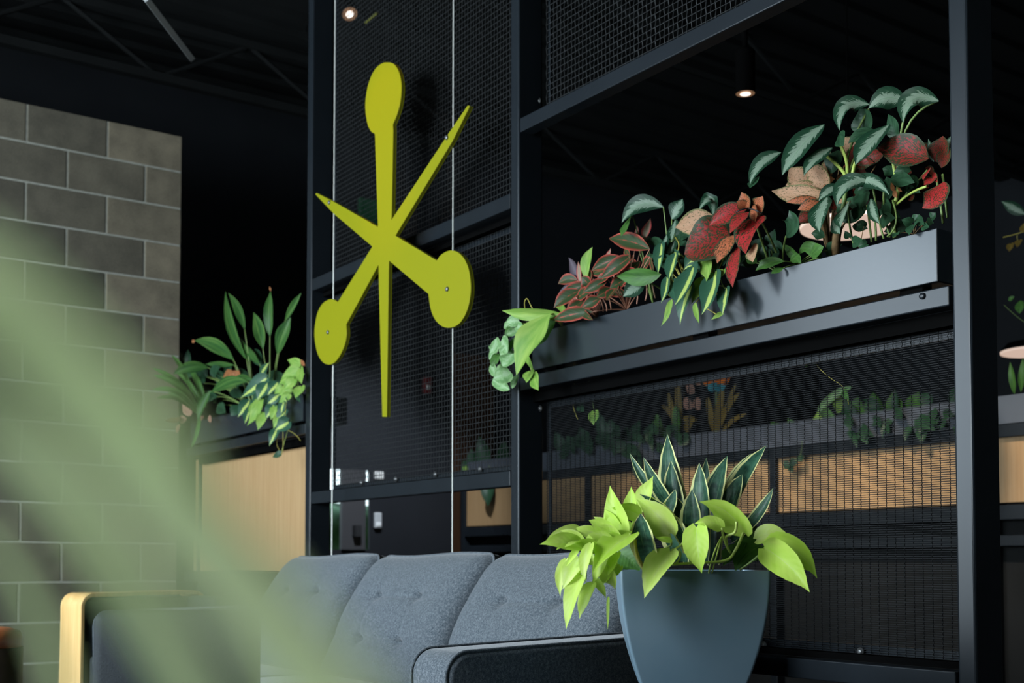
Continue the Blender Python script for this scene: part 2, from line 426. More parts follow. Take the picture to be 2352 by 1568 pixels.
wall_plate(969, 868, 985, 904, .05, 'housing', REDP, t)
wall_plate(971, 886, 978, 896, .07, 'strobe_lens', WHITEP, t)
o = wall_plate(820, 468, 880, 525, .05, 'exit_sign', simple('exit_green', (.01, .08, .03), .5, emit=(.0, .35, .12), es=.012)); tag(o, 'dim green lit exit sign box high up behind the lime starburst', 'sign')
# brown slatted panel further along
_, g1_, z1_ = sgz(ats(1045, 1085, -1.40)); _, g2_, z2_ = sgz(ats(1135, 820, -1.40))
b = MB(); k = 0; g = g2_
while g < g1_:
    b.box(-1.449, -1.41, g, g + .05, FL, z2_); g += .062
o = b.build('slat_panel', BROWNW); tag(o, 'dark brown vertical wood slat panel seen through mesh beside the slate wall', 'wall panel')

# concrete block wall
random.seed(11)
b = MB(); mo = MB(); mo.box(-.19, -.004, .023, 4.6, FL, 2.328)
NC = 16
for c in range(NC):
    z1 = 2.33 - .2032 * c; z0 = max(FL, z1 - .1932); q = .02; first = True
    while q < 4.58:
        ln = .396 if not first else (.195 if c % 2 else .398)
        tone = random.choice((.08, .18, .3, .42, .5)) if not first else random.uniform(.75, 1)
        if c > 7: tone = tone * .55 + .22
        b.box(-.195, 0, q, min(q + ln, 4.59), z0, z1, (random.random(), 0, tone)); q += ln + .010; first = False
wl = struct(mo.build('wall_left', MORTAR)); b.build('concrete_block', BLOCK, wl, bevel=.004, attrs=True)

# roof trusses and brace
def truss(s, z0, z1, g0, g1):
    b = MB()
    b.box(s - .03, s + .03, g0, g1, z0, z0 + .05); b.box(s - .03, s + .03, g0, g1, z1 - .05, z1)
    n = int((g1 - g0) / .55); st = (g1 - g0) / n
    for i in range(n):
        a, c = g0 + i * st, g0 + (i + 1) * st
        if i % 2: a, c = c, a
        b.tube([W(s, a, z0 + .03), W(s, c, z1 - .03)], .014, 6)
    return b.build('roof_truss', DECK)
for i, (s, l) in enumerate(((-.62, 'black open web roof truss above the concrete block wall'), (1.35, 'black open web roof truss above the tall planter bay by the block wall'), (3.3, 'black open web roof truss above the long sofa'))):
    tag(truss(s, 2.86, 3.25, -6.9, 4.5), l, 'roof truss', 'open web roof trusses')
b = MB(); b.tube([aty(335, -4, 5.3), aty(440, 134, 5.9)], .019, 4)
o = b.build('roof_brace', simple('grey_steel', (.4, .42, .42), .6)); tag(o, 'grey diagonal steel brace under the dark roof', 'brace')

# ------------------------------------------------------------------ steel partition with mesh panels
PS = [(1.524, 1.574), (3.079, 3.127), (4.747, 4.793)]          # the three posts in view
TOPZ = 2.9
scr = thing('mesh_screen', W(3.1, 0, FL), 'charcoal steel post and rail screen with wire mesh panels behind the sofa', 'room divider')
for a, c in PS:
    b = MB(); b.box(a, c, -.10, 0, FL, TOPZ); b.build('post', METAL, scr, bevel=.006, seg=3)
def rail(a, c, z0, z1, g0=-.052, g1=-.002):
    b = MB(); b.box(a, c, g0, g1, z0, z1); return b.build('rail', METAL, scr, bevel=.003, seg=2)
RB1 = .563
rail(.05, 1.522, .563, .608); rail(.05, 1.522, -.10, -.05)
rail(1.577, 3.073, 1.185, 1.237); rail(1.577, 3.073, .252, .303)
r3 = rail(3.130, 4.738, .563, .608)
rail(3.130, 4.743, 1.427, 1.474); rail(3.130, 4.740, -.287, -.238)
b = MB(); c = at(2119, 680, -.002); b.lathe(c, [(.0075, -.002), (.0075, .003), (.006, .005), (.002, .0055)], 16, Matrix((DS, (0, 0, 1), DN)).transposed()); b.build('bolt', METAL, r3, smooth=True)
b = MB(); b.box(.03, .06, -.14, -.08, FL, .56); b.build('post', BLACKP, scr)
# maple infill panel in the bay by the block wall
_, _, zt_ = sgz(at(600, 1028, -.09)); s0_, _, _ = sgz(at(447, 1200, -.09)); _, _, zb_ = sgz(at(450, 1309, -.09))
b = MB(); b.box(s0_, 1.523, -.11, -.09, zb_, zt_); b.build('wood_panel', MAPLE, scr, bevel=.001)
b = MB(); b.box(.1, 1.523, -.075, -.06, .535, .548); b.build('edge_strip', BRASS, scr)
RB = lambda p: Matrix((DS, (0, 0, 1), DN)).transposed()
def mesh_panel(s0, s1, z0, z1, ps, pz, rs, rz, bolts, g=-.088, wm=None):
    """woven wire panel: straight level wires, upright wires that weave over and under them"""
    fr = MB()
    for a, c, e, f in ((s0, s1, z1 - .022, z1), (s0, s1, z0, z0 + .022), (s0, s0 + .012, z0, z1), (s1 - .006, s1, z0, z1)): fr.box(a, c, g - .012, g - .006, e, f)
    pan = fr.build('mesh_panel', METAL, scr)
    b = MB(); nz_ = int((z1 - z0) / pz); ns = int((s1 - s0) / ps)
    for i in range(nz_ + 1):
        z = z0 + (z1 - z0) * i / nz_
        b.prism([W(s0, g + a_, z + c_ * rz) for a_, c_ in ((.0010, .22), (0, 1), (-.001, .22), (-.001, -.22), (0, -1), (.0010, -.22))], DS * (s1 - s0))
    for k in range(ns + 1):
        s = s0 + (s1 - s0) * k / ns; P = []
        for i in range(nz_ + 1):
            z = z0 + (z1 - z0) * i / nz_; o = .0017 * (1 if (i + k) % 2 else -1)
            P.append([W(s - rs, g + o - .0006, z), W(s - rs * .5, g + o + .001, z), W(s + rs * .5, g + o + .001, z), W(s + rs, g + o - .0006, z)])
        b.grid(P)
    b.build('woven_wire', wm or WIRE, pan)
    for u, v in bolts:
        c = at(u, v, g + .001); m = MB()
        m.lathe(c, [(.0105, 0), (.0105, .0025), (.006, .003), (.006, .006), (.003, .0065)], 16, RB(0)); m.build('bolt', STEEL, pan, smooth=True)
    return pan
mesh_panel(3.165, 4.775, -.222, .530, .0245, .0053, .0009, .00092, [(1390, 888), (1555, 859), (1745, 820), (1971, 779), (1755, 1481), (1977, 1496), (1241, 938)])
mesh_panel(1.61, 3.105, .312, 1.165, .0190, .0205, .0012, .0012, [(1103, 1077), (1000, 1089), (909, 1100), (830, 1108), (745, 1100)], wm=WIREB)
mesh_panel(1.61, 3.105, 1.255, 2.75, .0190, .0205, .0012, .0012, [], wm=WIREB)
mesh_panel(3.165, 4.775, 1.49, 2.75, .0190, .0205, .0012, .0012, [(1238, 232)], wm=WIREB)
# flat frame members in front of each mesh, recess shade put into their black
fb = MB()
for a, c, e, f in ((3.13, 4.775, .530, .563), (3.13, 4.775, -.238, -.222), (1.58, 3.105, .300, .312), (1.58, 3.105, 1.165, 1.186), (1.58, 3.105, 1.236, 1.255), (3.13, 4.775, 1.472, 1.49), (.1, 1.523, .525, .563)): fb.box(a, c, -.095, -.055, e, f)
fb.build('mesh_frame', MATTE, scr)

# planter troughs
def trough(s0, s1, label):
    b = MB(); t = thing('planter_box', W((s0 + s1) / 2, -.1, .609), label, 'planter', 'long steel planters on the screens')
    z0, z1, g0, g1, k = .621, .741, -.22, 0, .004
    b.box(s0, s1, g1 - k, g1, z0, z1); b.box(s0, s1, g0, g0 + k, z0, z1); b.box(s0, s0 + k, g0, g1, z0, z1); b.box(s1 - k, s1, g0, g1, z0, z1); b.box(s0, s1, g0, g1, z0, z0 + k)
    b.build('trough', PLANTERM, t, bevel=.0015)
    b = MB(); b.box(s0 + .006, s1 - .006, g0 + .006, g1 - .006, z0 + .02, z1 - .018); b.build('soil', SOIL, t)
    for s in (s0 + .08, (s0 + s1) / 2, s1 - .08):
        b = MB(); b.box(s - .03, s + .03, -.05, -.015, .609, .621); b.build('foot', MATTE, t)
    return t
trough(3.20, 4.712, 'long charcoal steel planter of red and silver plants on the nearest screen rail')
trough(.12, 1.500, 'charcoal steel planter above the maple panel next to the block wall')

# ------------------------------------------------------------------ the second screen, further back
GB = -2.69
sc2 = thing('mesh_screen', W(2.6, GB, FL), 'distant dark screen with a band of maple panels seen through the wire mesh', 'room divider')
su = lambda u, v=1150: sgz(at(u, v, GB))[0]
zpt = sgz(at(1700, 1060, GB))[2]; zpb = sgz(at(1700, 1180, GB))[2]
posts2 = [-1.36, su(1342), su(1766), su(2262)]
for s in posts2:
    b = MB(); b.box(s, s + .05, GB - .1, GB, FL, zpt + .06); b.build('post', METAL, sc2, bevel=.004)
s_end = su(2500)
edges = posts2 + [s_end]
for i in range(4):
    b = MB(); b.box(edges[i] + .05, edges[i + 1], GB - .045, GB - .025, zpb, zpt); b.build('wood_panel', MAPLE, sc2)
for z0, z1 in ((zpt, zpt + .06), (zpb - .08, zpb - .012), (zpb - .2, zpb - .15)):
    b = MB(); b.box(posts2[0], s_end, GB - .052, GB - .002, z0, z1); b.build('rail', METAL, sc2, bevel=.003)
b = MB(); b.box(posts2[0], s_end, GB - .08, GB - .06, FL, zpb - .01); b.build('lower_panel', DECK, sc2)
zq = zpt + .07
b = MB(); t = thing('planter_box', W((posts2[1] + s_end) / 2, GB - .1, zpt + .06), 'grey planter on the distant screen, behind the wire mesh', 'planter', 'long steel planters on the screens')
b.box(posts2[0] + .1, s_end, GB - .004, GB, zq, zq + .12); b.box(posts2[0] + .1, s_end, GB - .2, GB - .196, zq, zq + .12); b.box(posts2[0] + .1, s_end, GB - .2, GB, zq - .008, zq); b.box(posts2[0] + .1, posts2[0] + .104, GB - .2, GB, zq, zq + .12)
b.build('trough', simple('planter_coat_lit', (.075, .087, .105), .4), t)  # lighter copy of the planter coat, reflected light put into its colour
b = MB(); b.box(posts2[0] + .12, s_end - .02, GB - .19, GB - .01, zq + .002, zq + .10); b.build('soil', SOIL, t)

# ------------------------------------------------------------------ starburst sculpture on two cables
GS = .10
OUT = [(889, 143), (903, 146), (914, 160), (920, 180), (922, 203), (919, 235), (912, 262), (902, 286), (903, 300), (899, 505),
       (1029, 308), (1074, 242), (1079, 243), (1040, 322), (908, 541), (1003, 598), (1012, 586), (1026, 577), (1040, 575), (1054, 581), (1066, 594), (1075, 614), (1080, 640), (1081, 668), (1077, 697), (1068, 723), (1055, 742), (1040, 751), (1023, 752), (1008, 744), (996, 728), (988, 705), (984, 675), (893, 598),
       (888, 957), (878, 957), (869, 608), (795, 745), (796, 770), (790, 795), (780, 817), (768, 832), (755, 837), (742, 832), (731, 816), (725, 795), (722, 768), (724, 741), (730, 716), (740, 698), (752, 689), (764, 687), (776, 693), (855, 566),
       (768, 492), (724, 446), (727, 443), (765, 462), (868, 521), (861, 308), (852, 302), (845, 288), (840, 262), (839, 235), (843, 205), (851, 178), (862, 158), (876, 146)]
star = thing('starburst_sculpture', at(884, 560, GS), 'lime yellow atomic starburst sculpture hanging on two thin steel cables', 'sculpture')
def round_arcs(pts, runs):
    """the discs' outlines: extra points on a smooth curve between the traced ones"""
    n = len(pts); arc = {}
    for a, c in runs:
        k = a
        while k != c: arc[k] = (a, c); k = (k + 1) % n
    o = []
    for i in range(n):
        o.append(pts[i])
        if i in arc:
            a, c = arc[i]; j = (i + 1) % n
            p = pts[i - 1] if i != a else tuple(2 * x - y for x, y in zip(pts[i], pts[j]))
            q = pts[(j + 1) % n] if j != c else tuple(2 * x - y for x, y in zip(pts[j], pts[i]))
            for k in range(1, 5):
                t = k / 5; o.append(tuple(.5 * (2 * B + (C - A) * t + (2 * A - 5 * B + 4 * C - D) * t * t + (3 * B - A - 3 * C + D) * t ** 3) for A, B, C, D in zip(p, pts[i], pts[j], q)))
    return o
ix = OUT.index
OUT = round_arcs(OUT, ((ix((852, 302)), ix((902, 286))), (ix((1003, 598)), ix((984, 675))), (ix((795, 745)), ix((776, 693)))))
fr = [at(u, v, GS) for u, v in OUT]
b = MB(); b.prism(fr, DN * -.007); b.build('front_plate', LIME, star, bevel=.0008)
ins = Vector((884, 560, 0))
b = MB(); b.prism([p - DN * .007 for p in fr], DN * -.003); 
b.build('core', LIMEB, star)
b = MB(); b.prism([p - DN * .010 for p in fr], DN * -.006); b.build('back_plate', LIME, star, bevel=.0008)
for u, v in ((757, 465), (1027, 316), (754, 763), (1028, 664)):
    b = MB(); b.lathe(at(u, v, GS), [(.0085, -.004), (.0085, .004), (.006, .0065), (.002, .007)], 18, RB(0)); b.build('standoff_bolt', STEEL, star, smooth=True)
for u0, v0, u1, v1, l in ((768, 100, 762, 1278, 'thin steel cable holding the two smaller arms of the starburst'), (1039, 100, 1039, 1278, 'thin steel cable behind the large round disc of the starburst')):
    a = at(u0, v0, GS - .020); c = at(u1, v1, GS - .020); a = Vector((c.x, c.y, CZ + CE)); c = Vector((c.x, c.y, 0))
    b = MB(); b.tube([a, c], .0024, 8); tag(b.build('suspension_cable', CABLE), l, 'cable', 'cables of the starburst')

# ------------------------------------------------------------------ sofa
sofa = thing('sofa', W(3.06, .6, FL), 'blue grey felt three seat sofa with tufted back cushions along the screen', 'sofa')
def cushion(s0, s1, zb, zt, name, pipe=True):
    """tufted back cushion: outline with rounded upper corners, pillowed faces, leaning back"""
    wd, ht = s1 - s0 - .006, zt - zb; cs = (s0 + s1) / 2
    lean = lambda y: .50 - (y + .25) * (.15 / .26)               # front face distance from the screen at height y
    T = .15
    def outline():
        o = []; X, Y = wd / 2, ht / 2
        for cx, cy, q0, r in ((X, Y, 0, .05), (-X, Y, PI / 2, .05), (-X, -Y, PI, .02), (X, -Y, 3 * PI / 2, .02)):
            sx, sy = math.copysign(1, cx), math.copysign(1, cy)
            for i in range(9):
                q = q0 + i / 8 * PI / 2; o.append((cx - sx * r + r * math.cos(q), cy - sy * r + r * math.sin(q)))
            nx, ny, r2 = ((-X, Y, .05), (-X, -Y, .02), (X, -Y, .02), (X, Y, .05))[len(o) // 24]
            e = o[-1]; f = {0: (nx + r2, Y), 1: (-X, ny + r2), 2: (nx - r2, -Y), 3: (X, ny - r2)}[len(o) // 24]
            for i in range(1, 16): o.append((e[0] + (f[0] - e[0]) * i / 16, e[1] + (f[1] - e[1]) * i / 16))
        return o
    O = outline(); R = 64
    tufts = [(wd * a, ht * c) for a in (-.2, .16) for c in (.17, -.18)]
    def pt(x, y, r, front):
        prof = max(0, 1 - r ** 10) ** .5
        th = T / 2 * prof
        if front:
            for tx, ty in tufts:
                d2 = ((x - tx) ** 2 / .020 ** 2 + (y - ty) ** 2 / .013 ** 2); th -= .020 * math.exp(-d2) + .010 * math.exp(-d2 / 12)
            for ty in (.17 * ht, -.18 * ht): th -= .0048 * math.exp(-((y - ty) / .0075) ** 2) * prof
            for tx in (-.2 * wd, .16 * wd): th -= .0022 * math.exp(-((x - tx) / .008) ** 2) * prof
            th += .012 * math.sin(y / ht * PI * 2.2 + 1) * prof
        yy = zb + ht / 2 + y
        sag = .005 * math.sin(x * 9) * (1 if y > 0 else 0) * r
        g = lean(yy) - T / 2 + (th if front else -th)
        return W(cs + x, g, yy + sag)
    b = MB(); n = len(O)
    for front in (True, False):
        vs = [pt(0, 0, 0, front)]; fs = []
        for i in range(1, R + 1):
            r = i / R; r = r if r < .7 else r
            vs += [pt(x * r, y * r, r, front) for x, y in O]
        for k in range(n): fs.append((0, 1 + k, 1 + (k + 1) % n))
        for i in range(R - 1):
            for k in range(n): fs.append((1 + i * n + k, 1 + (i + 1) * n + k, 1 + (i + 1) * n + (k + 1) % n, 1 + i * n + (k + 1) % n))
        b.add(vs, fs)
    o = b.build(name, FELT, sofa, smooth=True)
    if pipe:
        b = MB(); loop = [pt(x, y, 1, True) + DN * .002 for x, y in O]; b.tube(loop + loop[:2], .0045, 6); b.build('piping', FELT, o, smooth=True)
    return o
for i in range(3):
    s0 = 2.015 + i * .695; cushion(s0, s0 + .695, -.37, .022, 'back_cushion')
for i in range(3):
    s0 = 2.015 + i * .695; b = MB(); b.box(s0 + .004, s0 + .691, .50, 1.00, -.50, -.365); b.build('seat_cushion', FELT, sofa, bevel=.03, seg=4, smooth=True)
b = MB(); b.hexa([W(2.0, .16, -.62), W(4.115, .16, -.62), W(4.115, .44, -.62), W(2.0, .44, -.62), W(2.0, .13, -.05), W(4.115, .13, -.05), W(4.115, .27, -.05), W(2.0, .27, -.05)]); b.build('back_frame', FELTD, sofa, bevel=.02, seg=3, smooth=True)
b = MB(); b.box(2.0, 4.115, .3, 1.0, -.62, -.505); b.build('base', FELTD, sofa, bevel=.01)
def arm(s0, s1):
    def prof(inset=0):
        g0, g1, z0, zf, zb2, R = .14 + inset, 1.0 - inset, -.64 + inset, -.183 - inset, -.165 - inset, .05
        o = [(g0, z0), (g1 - .01, z0)]
        for i in range(9):
            q = i / 8 * PI / 2; o.append((g1 - R + R * math.cos(q), zf - R + R * math.sin(q)))
        for i in range(5):
            q = PI / 2 + i / 4 * PI / 2; o.append((g0 + .03 + .03 * math.cos(q), zb2 - .03 + .03 * math.sin(q)))
        return o
    o_ = prof(); b = MB(); b.prism([W(s0, g, z) for g, z in o_], DS * (s1 - s0)); a = b.build('arm', FELT, sofa, bevel=.014, seg=4)
    a.data.polygons.foreach_set('use_smooth', [True] * len(a.data.polygons))
    for s in (s0 + .008, s1 - .008):
        b = MB(); lp = [W(s, g, z) for g, z in prof(-.001)]; b.tube(lp[1:], .0042, 6); b.build('piping', FELT, a, smooth=True)
arm(4.12, 4.27); arm(1.86, 2.01)
for s in (1.95, 4.18):
    for g in (.25, .95):
        b = MB(); b.tube([W(s, g, -.63), W(s, g, FL)], .022, 12, .014); b.build('leg', BENT, sofa)

# ------------------------------------------------------------------ side table and the square pot on it
PC = Vector((.335, 2.262, 0)); ROT = Matrix.Rotation(math.radians(-3.2), 3, 'Z')
RIM = aty(1590, 1310, 2.12).z; PH = .37; PB = RIM - PH
tb = thing('side_table', (PC.x, PC.y, 0), 'small dark side table under the blue grey pot', 'table')
b = MB(); b.lathe((PC.x, PC.y, PB - .025), [(.20, 0), (.21, .004), (.21, .021), (.205, .025)], 40); b.build('tabletop', BLACKP, tb)
b = MB(); b.lathe((PC.x, PC.y, 0), [(.16, 0), (.16, .012), (.03, .02), (.022, .05), (.022, PB - .025)], 32); b.build('pedestal', BLACKP, tb)
pot = thing('plant_pot', (PC.x, PC.y, PB), 'square tapered blue grey glazed pot beside the sofa arm', 'pot')
def hw(d): return .134 - .88 * d * d if d < .24 else max(.055, .134 - .88 * .0576 - .42 * (d - .24))
def sq(h, z, r=.006, n=6):
    o = []
    for qx, qy, a0 in ((1, 1, 0), (-1, 1, PI / 2), (-1, -1, PI), (1, -1, 3 * PI / 2)):
        for i in range(n + 1):
            q = a0 + i / n * PI / 2; o.append(Vector(((h - r) * qx + r * math.cos(q), (h - r) * qy + r * math.sin(q), 0)))
    return [ROT @ p + Vector((PC.x, PC.y, z)) for p in o]
rings = [sq(hw(PH * (1 - i / 24)), RIM - PH * (1 - i / 24)) for i in range(25)] + [sq(hw(0) - .010, RIM, .008), sq(hw(.03) - .012, RIM - .03, .008), sq(hw(.2) - .014, RIM - .2, .008)]
n = len(rings[0]); b = MB(); vs = [p for r in rings for p in r]; fs = [(i * n + k, i * n + (k + 1) % n, (i + 1) * n + (k + 1) % n, (i + 1) * n + k) for i in range(len(rings) - 1) for k in range(n)]
fs += [tuple(range(n - 1, -1, -1)), tuple((len(rings) - 1) * n + k for k in range(n))]
b.add(vs, fs); o = b.build('body', POTM, pot, smooth=True)
md = o.modifiers.new('edge', 'EDGE_SPLIT'); md.split_angle = math.radians(50)
b = MB(); r = sq(hw(.02) - .015, RIM - .022, .01); b.prism(r, (0, 0, -.05)); b.build('soil', SOIL, pot)

# ------------------------------------------------------------------ furniture by the block wall
ch = thing('armchair', (-1.5, 4.8, 0), 'black armchair with a bent birch plywood arm between the sofa and the block wall', 'armchair')
AD = Vector((.57, .82, 0)).normalized(); AW = Vector((.82, -.57, 0)).normalized()
def bent(p0, w, ln):
    """bent ply arm: upright front strip, rounded knee, level arm, back to the floor"""
    zt2 = .68; R = .055; th = .016; path = [(0, 0), (0.004, zt2 - R)]
    for i in range(1, 9):
        q = i / 8 * PI / 2; path.append((.004 + R - R * math.cos(q), zt2 - R + R * math.sin(q)))
    path += [(ln - R, zt2)]
    for i in range(1, 9):
        q = i / 8 * PI / 2; path.append((ln - R + R * math.sin(q), zt2 - R + R * math.cos(q)))
    path += [(ln + .03, 0)]
    b = MB(); P = []
    m = len(path)
    for i, (a, z) in enumerate(path):
        a0, z0 = path[max(i - 1, 0)]; a1, z1 = path[min(i + 1, m - 1)]; d = Vector((a1 - a0, z1 - z0)).normalized(); nn = Vector((d.y, -d.x)) * th
        row = []
        for (k, y) in ((0, 0), (0, w), (1, w), (1, 0), (0, 0)):
            aa, zz = a + nn.x * k, z + nn.y * k
            row.append(p0 + AD * aa + AW * y + Vector((0, 0, zz)))
        P.append(row)
    b.grid(P); return b.build('arm', BENT, ch, bevel=.003, seg=2)
p0 = aty(135, 1500, 4.65); p0.z = 0
bent(p0, .133, .62)
def obox(o, a0, a1, w0, w1, z0, z1, name, m, par, bev=.02):
    b = MB(); q = lambda a, w, z: o + AD * a + AW * w + Vector((0, 0, z))
    b.hexa([q(a0, w0, z0), q(a1, w0, z0), q(a1, w1, z0), q(a0, w1, z0), q(a0, w0, z1), q(a1, w0, z1), q(a1, w1, z1), q(a0, w1, z1)]); return b.build(name, m, par, bevel=bev, seg=3, smooth=True)
obox(p0, .03, .56, .14, .33, .12, .44, 'seat', BLACKF, ch)
obox(p0, .50, .60, .14, .33, .40, .66, 'backrest', BLACKF, ch)
obox(p0, .04, .58, .01, .125, .25, .655, 'side_panel', BLACKF, ch, .012)
obox(p0, .06, .40, -.045, -.004, .10, .665, 'side_panel', BLACKF, ch, .012)
c0 = aty(-60, 1500, 3.3); c0.z = 0
st = thing('tub_chair', c0, 'dark brown leather tub chair with rust top behind the blurred leaves', 'armchair')
R0 = 105 * 3.3 / F
b = MB(); b.lathe(c0, [(R0 * .9, .03), (R0, .06), (R0, .565)], 40); b.build('body', DARKL, st, smooth=True)
b = MB(); b.lathe(c0, [(R0 * .99, .565), (R0 * .985, .590), (R0 * .93, .608), (R0 * .7, .618), (.01, .62)], 40); b.build('cushion', RUST, st, smooth=True)

ot = thing('side_chair', (-.80, 2.85, 0), 'small black upholstered side chair standing in front of the sofa end', 'chair')
def cbox(x0, x1, y0, y1, z0, z1, name, bev):
    b = MB(); b.abox(x0, x1, y0, y1, z0, z1); return b.build(name, BLACKF, ot, bevel=bev, seg=4, smooth=True)
cbox(-1.025, -.62, 2.90, 2.975, .40, .682, 'backrest', .03)
cbox(-1.02, -.62, 2.48, 2.90, .37, .44, 'seat', .025)
for x in (-.96, -.65):
    for y, z in ((2.52, .375), (2.93, .41)):
        b = MB(); b.tube([(x, y, z), (x, y, 0)], .014, 10); b.build('leg', BLACKP, ot)

# ------------------------------------------------------------------ lamps
def lamp_pt(u, v, y): return aty(u, v, y)
WARM = (1, .72, .52)
GLOW = simple('lamp_diffuser', (.8, .7, .6), .5, emit=(1, .72, .58), es=.62)
GLOWW = simple('lamp_disc', (.8, .8, .8), .5, emit=(1, .86, .74), es=1.6)
COPPER = simple('lamp_reflector', (.45, .27, .16), .35, .6, emit=(.8, .42, .22), es=.18)
def disc_lamp(u, v, y, r, label):
    c = lamp_pt(u, v, y); t = thing('pendant_lamp', c, label, 'pendant lamp', 'pale disc pendant lamps')
    b = MB(); b.lathe(c, [(r * .97, 0), (r * .94, .02), (r * .8, .06), (r * .2, .09), (.02, .10)], 48); b.build('shade', MATTE, t, smooth=True)
    b = MB(); b.lathe(c, [(r * .985, -.012), (r * .995, .002)], 48); b.build('diffuser', GLOW, t)
    b = MB(); b.tube([c + Vector((0, 0, .1)), Vector((c.x, c.y, CZ + CE))], .004, 6); b.build('cord', MATTE, t)
    return c
cA = disc_lamp(1950, 517, 5.0, .205, 'pale glowing disc pendant lamp behind the tall silver leaved plant')
cB = disc_lamp(2378, 806, 8.6, .24, 'pale glowing disc pendant lamp low beyond the end post')
def down(u, v, y, r, label):
    c = lamp_pt(u, v, y); t = thing('downlight', c, label, 'downlight')
    b = MB(); b.lathe(c, [(r, 0), (r, .17), (r * .9, .175)], 32); b.build('can', MATTE, t, smooth=False)
    b = MB(); b.lathe(c, [(r * .96, -.002), (r * .62, .0005)], 32); b.build('reflector', COPPER, t)
    b = MB(); b.lathe(c + Vector((0, 0, -.004)), [(r * .55, 0), (r * .5, .001)], 32); b.build('lens', GLOWW, t)
    b = MB(); b.tube([c + Vector((0, 0, .17)), Vector((c.x, c.y, CZ + CE))], .012, 8); b.build('stem', MATTE, t)
down(1712, 214, 4.7, .039, 'black cylinder downlight with warm reflector above the middle of the planter')
def spot_head(u, v, y, tgt, label, on):
    c = at(u, v, y); t = thing('spotlight', c, label, 'spotlight', 'spotlights above the starburst')
    d = (tgt - c).normalized(); z = -d; x = z.cross(Vector((0, 0, 1))).normalized(); M = Matrix((x, z.cross(x), z)).transposed()
    b = MB(); b.lathe(c, [(.045, 0), (.045, .13), (.03, .15)], 28, M); b.build('head', MATTE, t)
    b = MB(); b.lathe(c, [(.042, -.001), (.030, -.0005)], 28, M); b.build('reflector', COPPER, t)
    b = MB(); b.lathe(c, [(.022, -.004), (.02, -.003)], 28, M); b.build('lens', GLOWW, t)
    b = MB(); b.tube([c + z * .08, Vector((c.x, c.y, CZ + CE))], .01, 8); b.build('stem', MATTE, t)
spot_head(733, 100, -.6, Vector((.2, 4.8, .2)), 'small warm spotlight under the dark roof above the thin cable', 1)
spot_head(803, 32, -.7, Vector((1.0, 3.2, -1.5)), 'small spotlight with a lime lit edge high above the starburst', 0)
b = MB()
b.tube([at(866, 30, -.7), at(840, 52, -.7)], .009, 4); tag(b.build('lamp_baffle', simple('lime_light_colour', (.10, .10, .008), .6)), 'lamp baffle with lime light put into its colour beside the high spotlight', 'lamp shade')  # the lime light on this edge is its base colour

def area(name, loc, tgt, sx, sy, power, col, shape='RECTANGLE', spread=None):
    l = bpy.data.lights.new(name, 'AREA'); l.shape = shape; l.size = sx; l.size_y = sy; l.energy = power; l.color = col
    if spread: l.spread = spread
    o = bpy.data.objects.new(name, l); COL.objects.link(o); o.location = loc
    o.rotation_euler = (Vector(tgt) - Vector(loc)).to_track_quat('-Z', 'Z').to_euler(); return o
wc = W((WS0 + WS1) / 2, 4.85, (WZ0 + WZ1) / 2)
area('window_daylight_and_fill', wc, W((WS0 + WS1) / 2, 0, (WZ0 + WZ1) / 2), WS1 - WS0, WZ1 - WZ0, 410, (.74, .88, 1.0))
area('window_daylight_and_fill', W(3.8, 4.85, 1.1), W(3.8, 0, 1.0), 1.4, 2.6, 430, (.80, .91, 1.0))
area('window_daylight_and_fill', W(6.35, 4.85, 1.1), W(6.35, 0, 1.0), 1.1, 2.6, 72, (.90, .96, .95), spread=math.radians(50))  # fill added for the near leaves, spread narrowed to miss the sofa arm
def point(name, loc, power, col, r=.05):
    l = bpy.data.lights.new(name, 'POINT'); l.energy = power; l.color = col; l.shadow_soft_size = r
    o = bpy.data.objects.new(name, l); COL.objects.link(o); o.location = loc; return o
def spotl(name, loc, tgt, power, col, ang, blend=.6, r=.03):
    l = bpy.data.lights.new(name, 'SPOT'); l.energy = power; l.color = col; l.spot_size = math.radians(ang); l.spot_blend = blend; l.shadow_soft_size = r
    o = bpy.data.objects.new(name, l); COL.objects.link(o); o.location = loc
    o.rotation_euler = (Vector(tgt) - Vector(loc)).to_track_quat('-Z', 'Z').to_euler(); return o
# ------------------------------------------------------------------ plants
SH = {'heart': [(0, .22), (.05, .70), (.15, .95), (.28, 1), (.45, .92), (.6, .73), (.75, .45), (.87, .2), (.95, .07), (1, .0)],
      'lance': [(0, .05), (.08, .36), (.2, .72), (.35, .95), (.48, 1), (.62, .9), (.76, .64), (.88, .33), (.95, .14), (1, 0)],
      'blade': [(0, .62), (.25, .86), (.5, 1), (.68, .9), (.84, .56), (.94, .22), (1, 0)],
      'strap': [(0, .5), (.2, .9), (.5, 1), (.8, .8), (.93, .45), (1, 0)],
      'round': [(0, .4), (.08, .76), (.25, .98), (.4, 1), (.6, .93), (.78, .7), (.9, .42), (.97, .18), (1, 0)]}
def prof(sh, u):
    t = SH[sh]
    for (a, p), (c, q) in zip(t, t[1:]):
        if u <= c:
            k = (u - a) / (c - a); k = k * k * (3 - 2 * k) * .5 + k * .5; return p + (q - p) * k
    return 0
LB = .85; LT = W(1.6, 4.6, 1.6)
